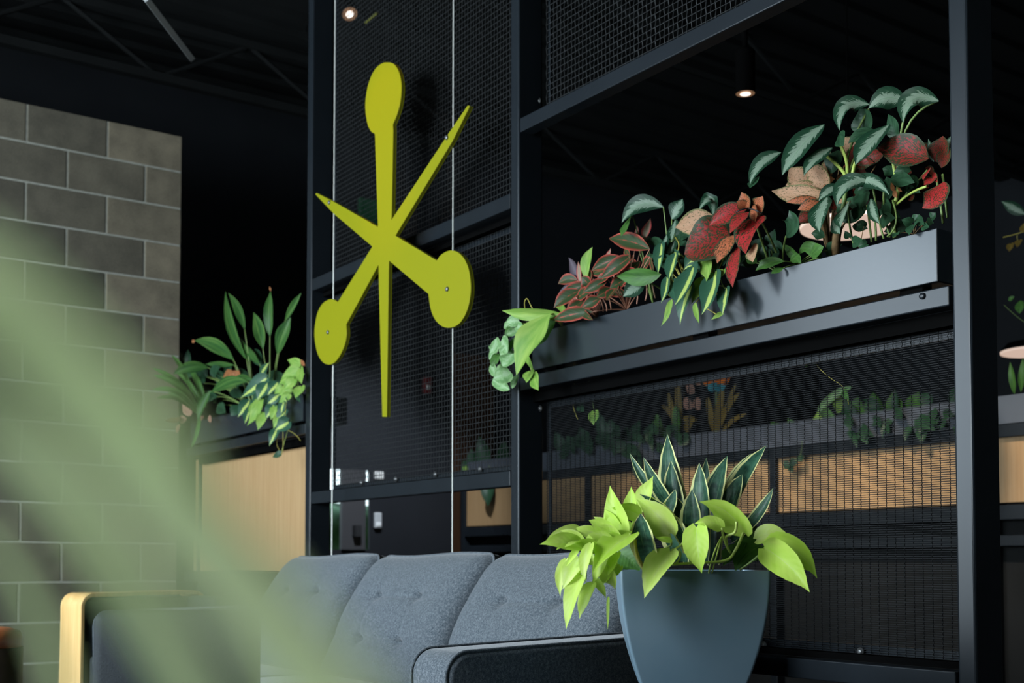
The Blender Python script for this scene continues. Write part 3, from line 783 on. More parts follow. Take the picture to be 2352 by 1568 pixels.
def leaf(mb, fn, d, sh, fold=.22, nu=15, nv=9, wav=.07, arch=.10, wk=1.08):
    """one leaf: base pixel, tip pixel, width, depth at base and tip, bow of the midrib, roll about the midrib"""
    bu, bv, tu, tv, w, gb, gt = d[:7]; bow = d[7] if len(d) > 7 else 0; roll = d[8] if len(d) > 8 else 0
    B, T = fn(bu, bv, gb), fn(tu, tv, gt)
    dx, dy = tu - bu, tv - bv; ln = max(1e-3, math.hypot(dx, dy)); px, py = -dy / ln, dx / ln
    if abs(py) >= .25:
        if py > 0: px, py = -px, -py
    elif px < 0: px, py = -px, -py
    C = fn((bu + tu) / 2 + px * bow, (bv + tv) / 2 + py * bow, (gb + gt) / 2)
    view = (CAM - C).normalized(); dep = (C - CAM).length
    C = C + view * arch * ln * dep / F
    K = C * 2 - (B + T) / 2
    hwid = w * .53 * wk * dep / F; rnd = random.random(); ph = random.uniform(0, 6)
    nrm0 = view; P = []; A = []
    ax = (T - B).normalized()
    nrm0 = Matrix.Rotation(math.radians(roll + random.uniform(-9, 9)), 3, ax) @ (view * .75 + (LT - C).normalized() * LB).normalized()
    for i in range(nu):
        u = i / (nu - 1); u = u * .97 + .03 * u * u
        p = B * (1 - u) ** 2 + K * 2 * u * (1 - u) + T * u * u
        t = ((K - B) * (1 - u) + (T - K) * u).normalized()
        side = t.cross(nrm0)
        if side.length < .05: side = t.cross(Vector((0, 0, 1)))
        side.normalize(); n = side.cross(t); h = hwid * prof(sh, u) / max(.6, math.sqrt(max(0, 1 - side.dot(view) ** 2)))
        row = []; ra = []
        for j in range(nv):
            x = -1 + 2 * j / (nv - 1); ax_ = abs(x)
            off = fold * ax_ ** 1.4 + wav * math.sin(u * 8 + ph + (1.9 if x > 0 else 0)) * x * x
            row.append(p + side * x * h * (1 - .12 * fold) + n * h * off - t * (.35 * hwid * ax_ ** 1.5 * (1 - u) ** 6 if sh == 'heart' else 0)); ra.append((u, x, rnd))
        P.append(row); A.append(ra)
    mb.grid(P, A)
    return B
def bez(a, b, c, n=9):
    return [a * (1 - t) ** 2 + b * 2 * t * (1 - t) + c * t * t for t in (i / (n - 1) for i in range(n))]
def plant(name, label, cat, fn, root, parts, stems=(), group=None, pet=None, sag=0.0):
    """a plant: foliage meshes (one per leaf pattern) and its stems; leaf stalks run to the nearest root"""
    rts = [fn(*r) for r in root]
    t = thing(name, rts[0], label, cat, group)
    st = {}
    for pr in parts:
        kind, sh, leaves = pr[0], pr[1], pr[2]; kw = pr[3] if len(pr) > 3 else {}
        mb = MB()
        if kind == 'brown':
            for d in leaves:
                q = MB(); leaf(q, fn, d, sh, **kw); q.build('withered_leaf', LM[kind], t, smooth=True, attrs=True)
            continue
        for d in leaves:
            B = leaf(mb, fn, d, sh, **kw)
            if pet and not (len(d) > 9 and d[9] == 0):
                r = min(rts, key=lambda q: (q - B).length)
                m = (B + r) / 2 + Vector((0, 0, sag + .12 * (B - r).length)) * (1 if B.z >= r.z else .6)
                st.setdefault(pet[1].name, (pet[1], MB()))[1].tube(bez(r, m, B), pet[0] * 1.35, 6, pet[0] * .8)
        nm = 'foliage' if kind not in ('flame', 'teal', 'brown') else {'flame': 'flower', 'teal': 'bract', 'brown': 'withered_leaf'}[kind]
        mb.build(nm, LM[kind], t, smooth=True, attrs=True)
    for r, m, pts in stems:
        P = [fn(*p) for p in pts]
        if len(P) == 3: P = bez(P[0], P[1] * 2 - (P[0] + P[2]) / 2, P[2])
        elif len(P) > 3:
            Q = []
            for i in range(len(P) - 1):
                p0, p1, p2, p3 = P[max(i - 1, 0)], P[i], P[i + 1], P[min(i + 2, len(P) - 1)]
                for k in range(5):
                    u = k / 5; Q.append(.5 * ((2 * p1) + (p2 - p0) * u + (2 * p0 - 5 * p1 + 4 * p2 - p3) * u * u + (3 * p1 - p0 - 3 * p2 + p3) * u ** 3))
            P = Q + [P[-1]]
        q = MB(); q.tube(P, r, 7); q.build('stem', m, t, smooth=True)
    for m, mb in st.values(): mb.build('leaf_stalk', m, t, smooth=True)
    return t
rim = lambda u: 515 + (2165 - u) * .2632                     # far planter rim in pixels
def rt(u, g=-.08): return (u, rim(u) + 6, g)

def fill(n, u0, u1, v0, v1, g0, g1, size, seed, slope=.0):
    """extra leaves that thicken a plant: stalks fan up from soil level"""
    rr = random.Random(seed); o = []
    for i in range(n):
        u, v = rr.uniform(u0, u1), rr.uniform(v0, v1); v -= (u - (u0 + u1) / 2) * slope
        a = rr.uniform(-1.5, 1.5); ln = size * rr.uniform(.75, 1.25); g = rr.uniform(g0, g1)
        o.append((u, v, u + math.sin(a) * ln, v - math.cos(a) * ln * .6 + abs(a) * ln * .35, ln * .45, g, g + .02, rr.uniform(0, 8)))
    return o
# --- long planter, from its far end
plant('trailing_philodendron', 'lime green broad leaved plant flopping over the far end of the long planter', 'plant', at, [rt(1292, -.05)], [
    ('lime', 'lance', [(1264, 721, 1186, 862, 48, .06, .13, 8, 15), (1286, 719, 1153, 713, 27, .03, .10, -5, -25), (1290, 718, 1291, 688, 26, .0, .02), (1282, 735, 1232, 735, 14, .02, .05)], {'fold': .3, 'wav': .14}),
    ('green', 'lance', [(1276, 738, 1232, 798, 32, .03, .06, 6, 10)])],
    [(.0014, STEMY, [(1206, 711, .05), (1205, 693, .06), (1211, 686, .06), (1220, 703, .06), (1231, 722, .05)]), (.001, STEMY, [(1221, 775, .08), (1222, 790, .08), (1223, 807, .08)]), (.002, STEML, [(1292, 722, -.03), (1285, 718, .01), (1262, 722, .06)])], pet=(.0018, STEML))
plant('silver_pothos', 'pale round leaved pothos hanging past the middle screen post', 'plant', at, [rt(1280, -.05)], [
    ('pothos', 'round', [(1192, 736, 1163, 739, 24, .07, .09), (1184, 745, 1204, 758, 20, .07, .08), (1188, 757, 1164, 768, 18, .06, .09), (1138, 778, 1125, 811, 22, .07, .09, -4), (1152, 780, 1166, 810, 32, .08, .10), (1163, 796, 1149, 815, 20, .09, .10),
                         (1177, 812, 1154, 841, 31, .09, .12), (1172, 853, 1134, 869, 40, .09, .13), (1132, 872, 1171, 895, 24, .06, .09), (1128, 834, 1139, 863, 22, .06, .09), (1180, 826, 1160, 800, 20, .06, .07), (1168, 830, 1150, 806, 18, .05, .07),
                         (1158, 748, 1176, 742, 16, .05, .08), (1186, 862, 1176, 892, 14, .06, .08), (1150, 862, 1128, 848, 16, .04, .06), (1140, 800, 1124, 826, 14, .03, .05)], {'fold': .12}),
    ('green', 'round', [(1170, 748, 1160, 786, 10, .07, .08), (1145, 812, 1129, 842, 18, .06, .08), (1182, 776, 1170, 806, 11, .06, .08)]),
    ('lime', 'heart', [(1205, 812, 1217, 806, 13, .06, .08), (1210, 818, 1226, 852, 12, .06, .08), (1218, 853, 1209, 879, 23, .07, .09), (1226, 862, 1237, 897, 27, .07, .09)])],
    [(.0013, STEML, [(1282, 735, -.02), (1222, 745, .05), (1185, 742, .06), (1160, 770, .05), (1152, 820, .05), (1170, 855, .06)]), (.0011, STEML, [(1240, 740, .03), (1212, 790, .06), (1215, 830, .06), (1224, 862, .06)])])
plant('aglaonema', 'small red edged green foliage plant near the far end of the long planter', 'plant', at, [rt(1370), rt(1440)], [
    ('rededge', 'lance', fill(16, 1310, 1480, 620, 690, -.08, .02, 48, 8, .25)),
    ('rededge', 'lance', [(1332, 667, 1272, 707, 28, .0, .05, 4), (1352, 650, 1286, 677, 25, -.02, .02), (1362, 716, 1268, 736, 30, .02, .05, 4), (1430, 592, 1358, 622, 27, -.02, .02, 5), (1453, 586, 1378, 640, 30, -.01, .04), (1492, 572, 1398, 548, 36, -.02, -.02, 6),
                          (1396, 642, 1338, 672, 24, .0, .04), (1379, 684, 1336, 706, 25, .02, .05), (1406, 662, 1370, 682, 25, .0, .04), (1340, 690, 1300, 718, 22, .0, .04), (1420, 655, 1392, 690, 22, .0, .05), (1435, 570, 1448, 597, 15, -.01, .0), (1455, 615, 1410, 665, 26, -.03, .0), (1470, 600, 1430, 640, 24, -.05, -.01), (1330, 712, 1362, 735, 16, .02, .04), (1400, 630, 1365, 652, 18, .0, .02), (1440, 640, 1400, 662, 26, -.02, .02), (1493, 590, 1503, 628, 10, .0, .03)], {'fold': .3}),
    ('pinkleaf', 'lance', [(1479, 550, 1494, 501, 18, -.04, -.06), (1463, 545, 1463, 518, 9, -.03, -.04), (1333, 650, 1328, 600, 11, -.04, -.05), (1392, 600, 1403, 570, 8, -.04, -.05)]),
    ('purple', 'lance', [(1328, 650, 1306, 591, 21, -.05, -.07, 3), (1330, 648, 1277, 690, 14, -.06, -.05, 6)]),
    ('green', 'lance', [(1518, 630, 1416, 634, 36, .02, .05, -4, -15)]), ('lime', 'lance', [(1347, 640, 1361, 567, 21, -.05, -.06, -7), (1352, 638, 1340, 600, 12, -.06, -.06)])],
    [(.0022, STEMP, [(1386, 716, -.02), (1384, 700, -.01), (1376, 684, .0)]), (.0022, STEMP, [(1394, 714, -.01), (1392, 700, .0), (1384, 684, .0)]), (.0022, STEMP, [(1404, 711, -.02), (1402, 698, -.01), (1398, 680, .0)]), (.0022, STEMP, [(1482, 690, -.04), (1486, 670, -.04), (1483, 640, -.04)]), (.0022, STEMP, [(1505, 684, -.04), (1500, 660, -.04), (1496, 640, -.04)]), (.002, STEMP, [(1463, 698, -.02), (1464, 690, -.02), (1465, 680, -.02)])], pet=(.0017, STEMP))
plant('aglaonema', 'smaller silver leaved aglaonema standing behind the red edged plant', 'plant', at, [rt(1545), rt(1500)], [
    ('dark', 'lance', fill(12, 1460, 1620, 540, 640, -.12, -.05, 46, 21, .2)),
    ('silver', 'lance', [(1524, 476, 1428, 512, 36, -.04, .02, 24, 5), (1543, 503, 1568, 456, 31, -.05, -.06), (1551, 505, 1543, 552, 27, -.03, .02), (1638, 498, 1603, 486, 27, -.06, .0, 38), (1532, 537, 1500, 592, 25, -.02, .03, -6), (1548, 552, 1534, 588, 26, -.02, .01), (1480, 645, 1431, 681, 36, .01, .05)]),
    ('green', 'lance', [(1452, 492, 1426, 542, 27, -.01, .03, -2, 20), (1530, 575, 1507, 612, 20, .0, .02)])], pet=(.0022, STEMG))
plant('brasil_philodendron', 'variegated heart leaf philodendron trailing over the middle of the long planter', 'plant', at, [rt(1580, -.03), rt(1640, -.03)], [
    ('brasil', 'heart', fill(10, 1520, 1660, 570, 640, -.02, .02, 44, 14)),
    ('brasil', 'heart', [(1519, 560, 1511, 630, 26, .01, .05, 0), (1552, 583, 1535, 644, 31, .02, .06), (1592, 614, 1549, 702, 44, .04, .10, -4), (1532, 636, 1518, 696, 21, .03, .06, 4), (1547, 646, 1556, 697, 25, .03, .06), (1588, 656, 1562, 747, 28, .05, .07, 5), (1641, 628, 1611, 723, 44, .04, .09, -6), (1602, 585, 1571, 620, 30, .01, .03), (1620, 590, 1600, 620, 24, .0, .01), (1628, 600, 1612, 640, 26, .0, .01), (1668, 662, 1659, 724, 27, .05, .07), (1640, 650, 1619, 700, 26, .03, .05)], {'fold': .34}),
    ('lime', 'heart', [(1619, 592, 1622, 646, 32, .03, .06, 6), (1618, 640, 1588, 698, 26, .03, .05), (1662, 620, 1650, 642, 23, .03, .05), (1596, 697, 1606, 744, 13, .06, .08), (1541, 690, 1518, 749, 14, .06, .08, -5), (1660, 719, 1633, 734, 10, .06, .08)], {'fold': .35}),
    ('green', 'heart', [(1692, 590, 1686, 628, 24, .0, .02), (1636, 590, 1648, 620, 20, -.02, .0)])],
    [(.0022, STEMY, [(1552, 545, -.02), (1560, 562, .0), (1556, 590, .02), (1568, 618, .03)]), (.0014, STEMY, [(1612, 704, .05), (1630, 712, .06), (1648, 724, .06)]), (.0014, STEMG, [(1655, 640, .03), (1660, 655, .05), (1667, 663, .05)])], pet=(.0013, STEMY))
plant('aglaonema', 'bright red speckled aglaonema leaning out over the planter shadow', 'plant', at, [rt(1735, -.06), rt(1770, -.07)], [
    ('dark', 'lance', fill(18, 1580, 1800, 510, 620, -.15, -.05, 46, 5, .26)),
    ('red', 'lance', [(1756, 495, 1713, 583, 54, .03, .09, 10, 10), (1697, 565, 1683, 660, 31, .05, .09, -4), (1716, 478, 1629, 518, 40, .02, .07, 6), (1720, 487, 1676, 536, 26, .06, .10, 3)], {'fold': .3}),
    ('darkred', 'round', [(1673, 533, 1572, 584, 82, .02, .07, 4, 5)], {'fold': .14}),
    ('orange', 'lance', [(1718, 480, 1703, 441, 26, .03, .05), (1737, 494, 1752, 450, 32, .02, .04), (1716, 476, 1692, 462, 22, .03, .06), (1730, 470, 1735, 510, 22, .03, .05), (1690, 540, 1647, 605, 34, .04, .08, 4)]),
    ('tan', 'lance', [(1642, 500, 1551, 522, 50, .0, .03, 0), (1732, 560, 1729, 602, 29, .06, .08)]),
    ('dark', 'lance', [(1805, 543, 1812, 483, 34, .0, .03, 12)])],
    [(.0035, STEMG, [(1770, 615, -.06), (1755, 570, -.02), (1730, 495, .03)]), (.003, STEMG, [(1790, 610, -.06), (1775, 560, -.03), (1738, 490, .02)]), (.0028, STEMG, [(1798, 610, -.06), (1800, 570, -.03), (1806, 542, .0)]), (.0018, BLACKP, [(1719, 478, .07), (1705, 481, .09), (1690, 488, .10)]), (.0018, BLACKP, [(1719, 478, .07), (1738, 484, .08), (1752, 492, .06)])])
plant('aglaonema', 'beige and orange leaved aglaonema half hidden behind large silver leaves', 'plant', at, [rt(1905, -.14)], [
    ('tan', 'lance', fill(5, 1830, 1910, 400, 450, -.10, -.08, 60, 9)),
    ('darkred', 'lance', fill(10, 1850, 1990, 340, 480, -.17, -.10, 52, 6)),
    ('tan', 'lance', [(1868, 420, 1812, 384, 46, -.07, -.04, -8), (1903, 432, 1850, 384, 44, -.07, -.05, 4), (1893, 444, 1772, 438, 38, -.06, -.02, -6), (1880, 440, 1822, 418, 36, -.07, -.03, -6), (1968, 352, 1930, 318, 34, -.12, -.12), (1935, 425, 1925, 400, 20, -.1, -.1), (1945, 480, 1925, 460, 26, -.1, -.1)]),
    ('orange', 'lance', [(1878, 457, 1806, 465, 17, -.05, -.01, 2), (1882, 467, 1832, 482, 24, -.05, -.02, 2), (1890, 470, 1845, 470, 20, -.06, -.03), (1892, 425, 1905, 446, 14, -.05, -.04)]),
    ('darkred', 'lance', [(1884, 478, 1829, 512, 32, -.06, -.02), (2032, 350, 1962, 376, 30, -.11, -.09), (1960, 330, 1955, 372, 26, -.12, -.1)])], pet=(.002, STEMB))
plant('aglaonema', 'tall silver leaved aglaonema with stout trunk towering over the near planter end', 'plant', at, [rt(1920, -.09)], [
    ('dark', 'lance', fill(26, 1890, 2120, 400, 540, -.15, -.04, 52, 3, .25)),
    ('silver', 'lance', [(1893, 286, 1796, 403, 46, -.02, .06, 8), (1794, 350, 1722, 424, 30, .0, .06, 14), (1912, 339, 1846, 404, 30, -.02, .05, 8), (1996, 240, 1928, 300, 36, -.08, -.01, 30), (2082, 236, 1994, 250, 42, -.08, -.03, 18), (2156, 232, 2074, 284, 42, -.06, .0, 34), (2042, 286, 1964, 379, 48, -.03, .05, 4), (1900, 452, 1882, 533, 46, .0, .06, -6), (2000, 416, 1922, 476, 36, .0, .06, 26), (1945, 424, 2043, 448, 28, -.02, .03, 22), (1950, 462, 1930, 523, 38, -.01, .05, 2), (2000, 456, 2020, 514, 24, -.02, .02, -4), (1912, 506, 1930, 537, 26, .0, .02), (1935, 430, 1880, 462, 24, .01, .05, 8)]),
    ('dark', 'lance', [(1928, 306, 1938, 335, 30, -.03, -.01), (1992, 305, 1974, 250, 44, -.1, -.09), (2010, 300, 1948, 330, 22, -.06, -.02, 6), (2062, 322, 2040, 262, 26, -.1, -.1), (1985, 470, 1960, 505, 26, -.04, -.02), (2030, 455, 2045, 500, 22, -.06, -.04), (1742, 405, 1722, 432, 22, .03, .06), (1990, 440, 1975, 480, 30, -.05, -.03), (1925, 345, 1905, 400, 34, -.06, -.06)])],
    [(.0105, STEMB, [(1919, 585, -.08), (1921, 555, -.06), (1926, 522, -.04)]), (.006, STEMG, [(1926, 525, -.04), (1938, 470, -.05), (1944, 415, -.04)]), (.0042, STEML, [(1944, 418, -.03), (1935, 392, -.03), (1896, 356, -.05)]), (.0042, STEML, [(1946, 416, -.03), (1944, 370, -.04), (1926, 325, -.06)]), (.0045, STEML, [(1957, 414, -.03), (1960, 390, -.03), (1966, 372, -.02)]), (.003, STEMG, [(1948, 415, -.04), (1950, 350, -.07), (1996, 250, -.09)]), (.003, STEMG, [(1950, 415, -.05), (1975, 340, -.08), (2040, 290, -.05)]), (.003, STEMG, [(2062, 440, -.07), (2066, 330, -.09), (2086, 240, -.08)]), (.003, STEMG, [(2064, 440, -.07), (2080, 300, -.09), (2154, 232, -.07)]),
     (.0028, STEMG, [(2002, 556, -.06), (1998, 520, -.05), (1992, 470, -.03)]), (.0028, STEMG, [(2012, 553, -.06), (2010, 510, -.05), (2002, 460, -.03)]), (.0026, STEMG, [(2030, 548, -.06), (2018, 500, -.05), (2005, 430, -.03)]), (.0026, STEMG, [(2044, 545, -.07), (2032, 490, -.06), (2030, 440, -.04)]), (.0026, STEMG, [(1962, 565, -.07), (1952, 520, -.05), (1948, 462, -.02)])])
plant('aglaonema', 'crimson leaved aglaonema at the end of the long planter beside the end post', 'plant', at, [rt(2056, -.08), rt(2140, -.1)], [
    ('darkred', 'lance', fill(8, 2080, 2175, 340, 470, -.16, -.10, 48, 12)),
    ('darkred', 'lance', [(2132, 365, 2014, 340, 62, -.05, -.01, 8, 8), (2150, 372, 2166, 312, 40, -.1, -.1), (2162, 385, 2178, 330, 26, -.1, -.1)], {'fold': .2}),
    ('red', 'lance', [(2167, 418, 2118, 478, 46, -.02, .02, -8), (2150, 404, 2122, 425, 22, -.03, .0), (2136, 386, 2120, 413, 17, -.03, .0), (2142, 395, 2153, 419, 13, -.03, -.01), (2016, 342, 2034, 346, 9, .0, .0)]),
    ('silver', 'lance', [(2145, 372, 2132, 318, 14, -.12, -.12), (2172, 350, 2184, 312, 18, -.13, -.13)]), ('brown', 'lance', [(2054, 440, 2046, 418, 8, -.05, -.05), (2062, 432, 2072, 440, 6, -.05, -.04), (2052, 436, 2060, 455, 9, -.05, -.05)])],
    [(.006, STEMG, [(2056, 545, -.08), (2050, 500, -.07), (2056, 460, -.06)]), (.005, STEML, [(2056, 465, -.06), (2062, 440, -.06), (2066, 405, -.06)]), (.0038, STEML, [(2062, 425, -.06), (2056, 400, -.05), (2051, 370, -.04)]), (.0038, STEML, [(2066, 420, -.06), (2074, 400, -.06), (2088, 383, -.06)]), (.0034, STEML, [(2066, 420, -.06), (2070, 400, -.07), (2072, 380, -.08)]), (.003, STEML, [(2060, 470, -.06), (2090, 445, -.04), (2128, 428, -.02)]), (.0022, STEMG, [(2066, 462, -.07), (2100, 425, -.08), (2130, 390, -.08)]), (.003, STEMG, [(2166, 512, -.09), (2162, 480, -.08), (2150, 400, -.08)]), (.003, STEMG, [(2176, 500, -.1), (2172, 460, -.1), (2165, 400, -.1)]), (.0022, STEMG, [(2038, 543, -.05), (2058, 510, -.04), (2050, 460, -.05)])])
plant('philodendron', 'low plain green philodendron at soil level under the beige leaves', 'plant', at, [rt(1835, -.06), rt(1780, -.04)], [
    ('green', 'lance', [(1840, 602, 1798, 560, 18, -.05, -.05), (1886, 592, 1838, 570, 26, -.05, -.04, 10), (1862, 586, 1892, 566, 28, -.04, -.03), (1836, 582, 1880, 562, 18, -.06, -.06, 8), (1800, 600, 1735, 622, 20, .0, .03, 8), (1738, 604, 1712, 582, 20, -.02, .0), (1770, 612, 1742, 600, 18, -.01, .01), (1815, 600, 1840, 606, 20, -.03, -.02, 10), (1800, 615, 1770, 628, 12, .0, .03)]),
    ('dark', 'heart', [(1760, 590, 1752, 560, 22, -.04, -.03), (1776, 604, 1790, 580, 22, -.04, -.02), (1735, 575, 1752, 545, 26, -.08, -.08), (1768, 560, 1780, 525, 22, -.1, -.1), (1900, 575, 1935, 560, 26, -.08, -.07)])], pet=(.0016, STEMG))
plant('ivy', 'small dark ivy creeping along the near end of the planter rim', 'plant', at, [rt(2100, -.04), rt(1975, -.05)], [
    ('dark', 'heart', [(2094, 512, 2070, 504, 20, -.01, .01), (2098, 516, 2088, 540, 22, .0, .02), (2110, 505, 2124, 516, 20, -.01, .01), (2100, 506, 2112, 492, 16, -.02, -.02), (2140, 500, 2150, 488, 16, -.06, -.06), (2130, 510, 2145, 512, 18, -.03, -.02), (2060, 535, 2050, 545, 16, -.01, .0), (1960, 556, 1985, 552, 24, -.03, -.01), (1984, 520, 1968, 508, 22, -.04, -.03), (1950, 545, 1940, 530, 14, -.05, -.04), (2120, 520, 2135, 522, 16, .0, .01), (1990, 560, 1970, 566, 18, -.01, .0)], {'fold': .3})], pet=(.0009, STEMB))

# --- planter by the block wall
rimL = lambda u: 925 + (695 - u) * .21
def rl(u, g=-.08): return (u, rimL(u) + 5, g)
plant('cast_iron_plant', 'tall striped upright leaves in the planter by the block wall', 'plant', at, [rl(585), rl(620)], [
    ('dark', 'lance', fill(18, 450, 660, 850, 930, -.12, .0, 50, 31)),
    ('dracaena', 'lance', [(566, 824, 518, 668, 24, -.05, -.08, -10), (562, 756, 524, 672, 22, -.03, -.05, 6), (604, 800, 582, 717, 29, -.02, -.03, 4), (620, 772, 621, 668, 25, -.04, -.05), (655, 736, 692, 672, 17, -.04, -.05), (637, 812, 668, 728, 33, -.03, -.04), (536, 826, 446, 782, 34, .0, .04, 12), (478, 844, 397, 860, 29, .0, .16, 8), (538, 838, 470, 836, 15, -.02, .0), (568, 876, 484, 902, 32, .02, .07, 8), (484, 898, 454, 968, 20, .03, .08, 4), (575, 830, 545, 770, 22, -.06, -.08), (596, 835, 560, 790, 20, -.05, -.06), (580, 870, 530, 880, 24, .0, .04, 4)], {'fold': .45, 'wk': .9, 'wav': .1}),
    ('dark', 'lance', [(520, 890, 495, 850, 26, -.06, -.07), (545, 900, 530, 850, 28, -.06, -.08), (500, 930, 518, 948, 26, .0, .03), (550, 930, 530, 955, 22, .0, .04), (470, 880, 455, 840, 24, -.08, -.1), (600, 840, 585, 800, 22, -.08, -.08), (430, 850, 432, 802, 14, -.04, -.04)]),
    ('brown', 'lance', [(540, 855, 512, 868, 22, .0, .02), (548, 850, 535, 872, 18, .0, .02), (448, 782, 440, 785, 7, .04, .05), (622, 668, 619, 658, 4, -.05, -.05), (700, 840, 690, 826, 8, .0, .0)])], pet=(.0028, STEMG))
plant('spider_plant', 'narrow leaved spider plant spilling toward the block wall', 'plant', at, [rl(462, -.03)], [
    ('green', 'strap', [(455, 935, 348, 845, 11, .0, .28, 14), (452, 938, 351, 862, 12, .02, .28, 16), (452, 945, 348, 896, 11, .03, .28, 22), (450, 948, 384, 903, 9, .04, .2, 10), (448, 948, 358, 915, 9, .04, .28, 16), (440, 900, 394, 815, 10, .0, .18, 8), (462, 940, 400, 850, 10, .0, .08, 12), (468, 935, 425, 830, 10, -.02, .02, 8), (472, 935, 440, 845, 9, -.02, .02, 6), (458, 950, 438, 1028, 8, .06, .1, 6), (470, 930, 455, 860, 9, -.03, .0)], {'fold': .4}),
    ('pinkish', 'round', [(440, 950, 418, 940, 16, .06, .09), (425, 958, 412, 972, 14, .08, .10), (415, 966, 378, 966, 16, .08, .22), (464, 955, 458, 968, 11, .04, .06), (480, 955, 484, 970, 9, .04, .05), (430, 945, 420, 925, 12, .06, .08), (410, 975, 405, 995, 8, .10, .12)])])
plant('brasil_philodendron', 'variegated philodendron trailing in front of the maple panel', 'plant', at, [rl(610, -.03), rl(650, -.03)], [
    ('brasil', 'heart', [(612, 868, 552, 914, 32, .02, .08), (614, 880, 590, 920, 28, .04, .08), (572, 920, 546, 958, 25, .04, .09), (574, 936, 562, 974, 19, .05, .09), (600, 905, 582, 942, 22, .05, .08), (637, 878, 614, 908, 23, .02, .06), (628, 930, 610, 962, 22, .04, .07), (662, 968, 631, 988, 30, .05, .09), (635, 985, 618, 1024, 18, .06, .09), (652, 920, 640, 962, 17, .04, .06), (640, 905, 612, 930, 24, .02, .06), (655, 940, 632, 975, 20, .04, .07), (600, 860, 618, 832, 20, .0, .02), (645, 905, 660, 925, 16, .04, .06)]),
    ('lime', 'heart', [(597, 914, 567, 978, 23, .06, .1, -5), (606, 948, 592, 988, 21, .06, .09), (586, 925, 575, 960, 18, .06, .09), (632, 934, 622, 964, 16, .05, .07), (648, 888, 630, 905, 16, .04, .06), (640, 952, 628, 985, 14, .06, .08)])],
    [(.0012, STEMY, [(650, 970, .05), (650, 1010, .06), (648, 1040, .06), (628, 1044, .07)]), (.001, STEMY, [(640, 1000, .06), (636, 1020, .06), (646, 1038, .06)]), (.0012, STEMY, [(652, 985, .05), (675, 995, .06), (690, 1012, .06)]), (.0012, STEMY, [(658, 905, .03), (656, 940, .05), (654, 985, .06)])], pet=(.0011, STEMG))
plant('pothos', 'lime green pothos at the corner of the planter next to the thin screen post', 'plant', at, [rl(680, -.03)], [
    ('lime', 'heart', [(686, 852, 640, 882, 33, .02, .06), (690, 846, 693, 882, 20, .02, .04), (692, 888, 678, 914, 22, .03, .06), (667, 890, 640, 908, 22, .03, .06), (690, 836, 660, 826, 20, -.02, .0), (676, 870, 652, 895, 22, .04, .07), (680, 868, 700, 858, 18, .02, .03), (665, 905, 640, 925, 18, .04, .07)]),
    ('dark', 'heart', [(646, 1040, 625, 1050, 13, .06, .08), (680, 900, 690, 925, 12, .03, .05)])],
    [], pet=(.0012, STEML))

# --- the pot
LT = W(3.4, 4.6, 1.9); LB = .95
def dp(u, v, y): return aty(u, v, y)
PR = [(1590, 1318, 2.25)]
plant('snake_plant', 'dark snake plant with yellow leaf margins rising from the blue grey pot', 'plant', dp, PR, [
    ('snake', 'blade', [(1602, 1290, 1533, 996, 50, 2.26, 2.30, -14), (1592, 1290, 1541, 1056, 44, 2.24, 2.26, -10), (1560, 1190, 1446, 1040, 19, 2.24, 2.26, -10), (1575, 1200, 1478, 1049, 26, 2.23, 2.22, -10), (1632, 1200, 1622, 1050, 22, 2.30, 2.32, -3), (1628, 1250, 1671, 1046, 40, 2.28, 2.28, -10), (1646, 1230, 1761, 1022, 36, 2.30, 2.30, 10), (1652, 1180, 1727, 1040, 22, 2.33, 2.33, 6), (1662, 1230, 1706, 1088, 38, 2.27, 2.25, 8), (1680, 1240, 1776, 1120, 22, 2.25, 2.20, -12), (1618, 1290, 1606, 1062, 42, 2.22, 2.22, 3), (1605, 1290, 1590, 1122, 42, 2.19, 2.17, -5), (1515, 1210, 1551, 1122, 25, 2.20, 2.20, -6), (1580, 1270, 1469, 1134, 24, 2.16, 2.12, 20), (1505, 1316, 1472, 1178, 50, 2.12, 2.08, -6), (1540, 1180, 1500, 1098, 24, 2.24, 2.24, 3), (1584, 1240, 1547, 1138, 32, 2.20, 2.20, 4), (1570, 1290, 1545, 1180, 50, 2.20, 2.2), (1640, 1290, 1640, 1180, 46, 2.26, 2.26)], {'fold': .35, 'wav': .04, 'wk': 1.2})])
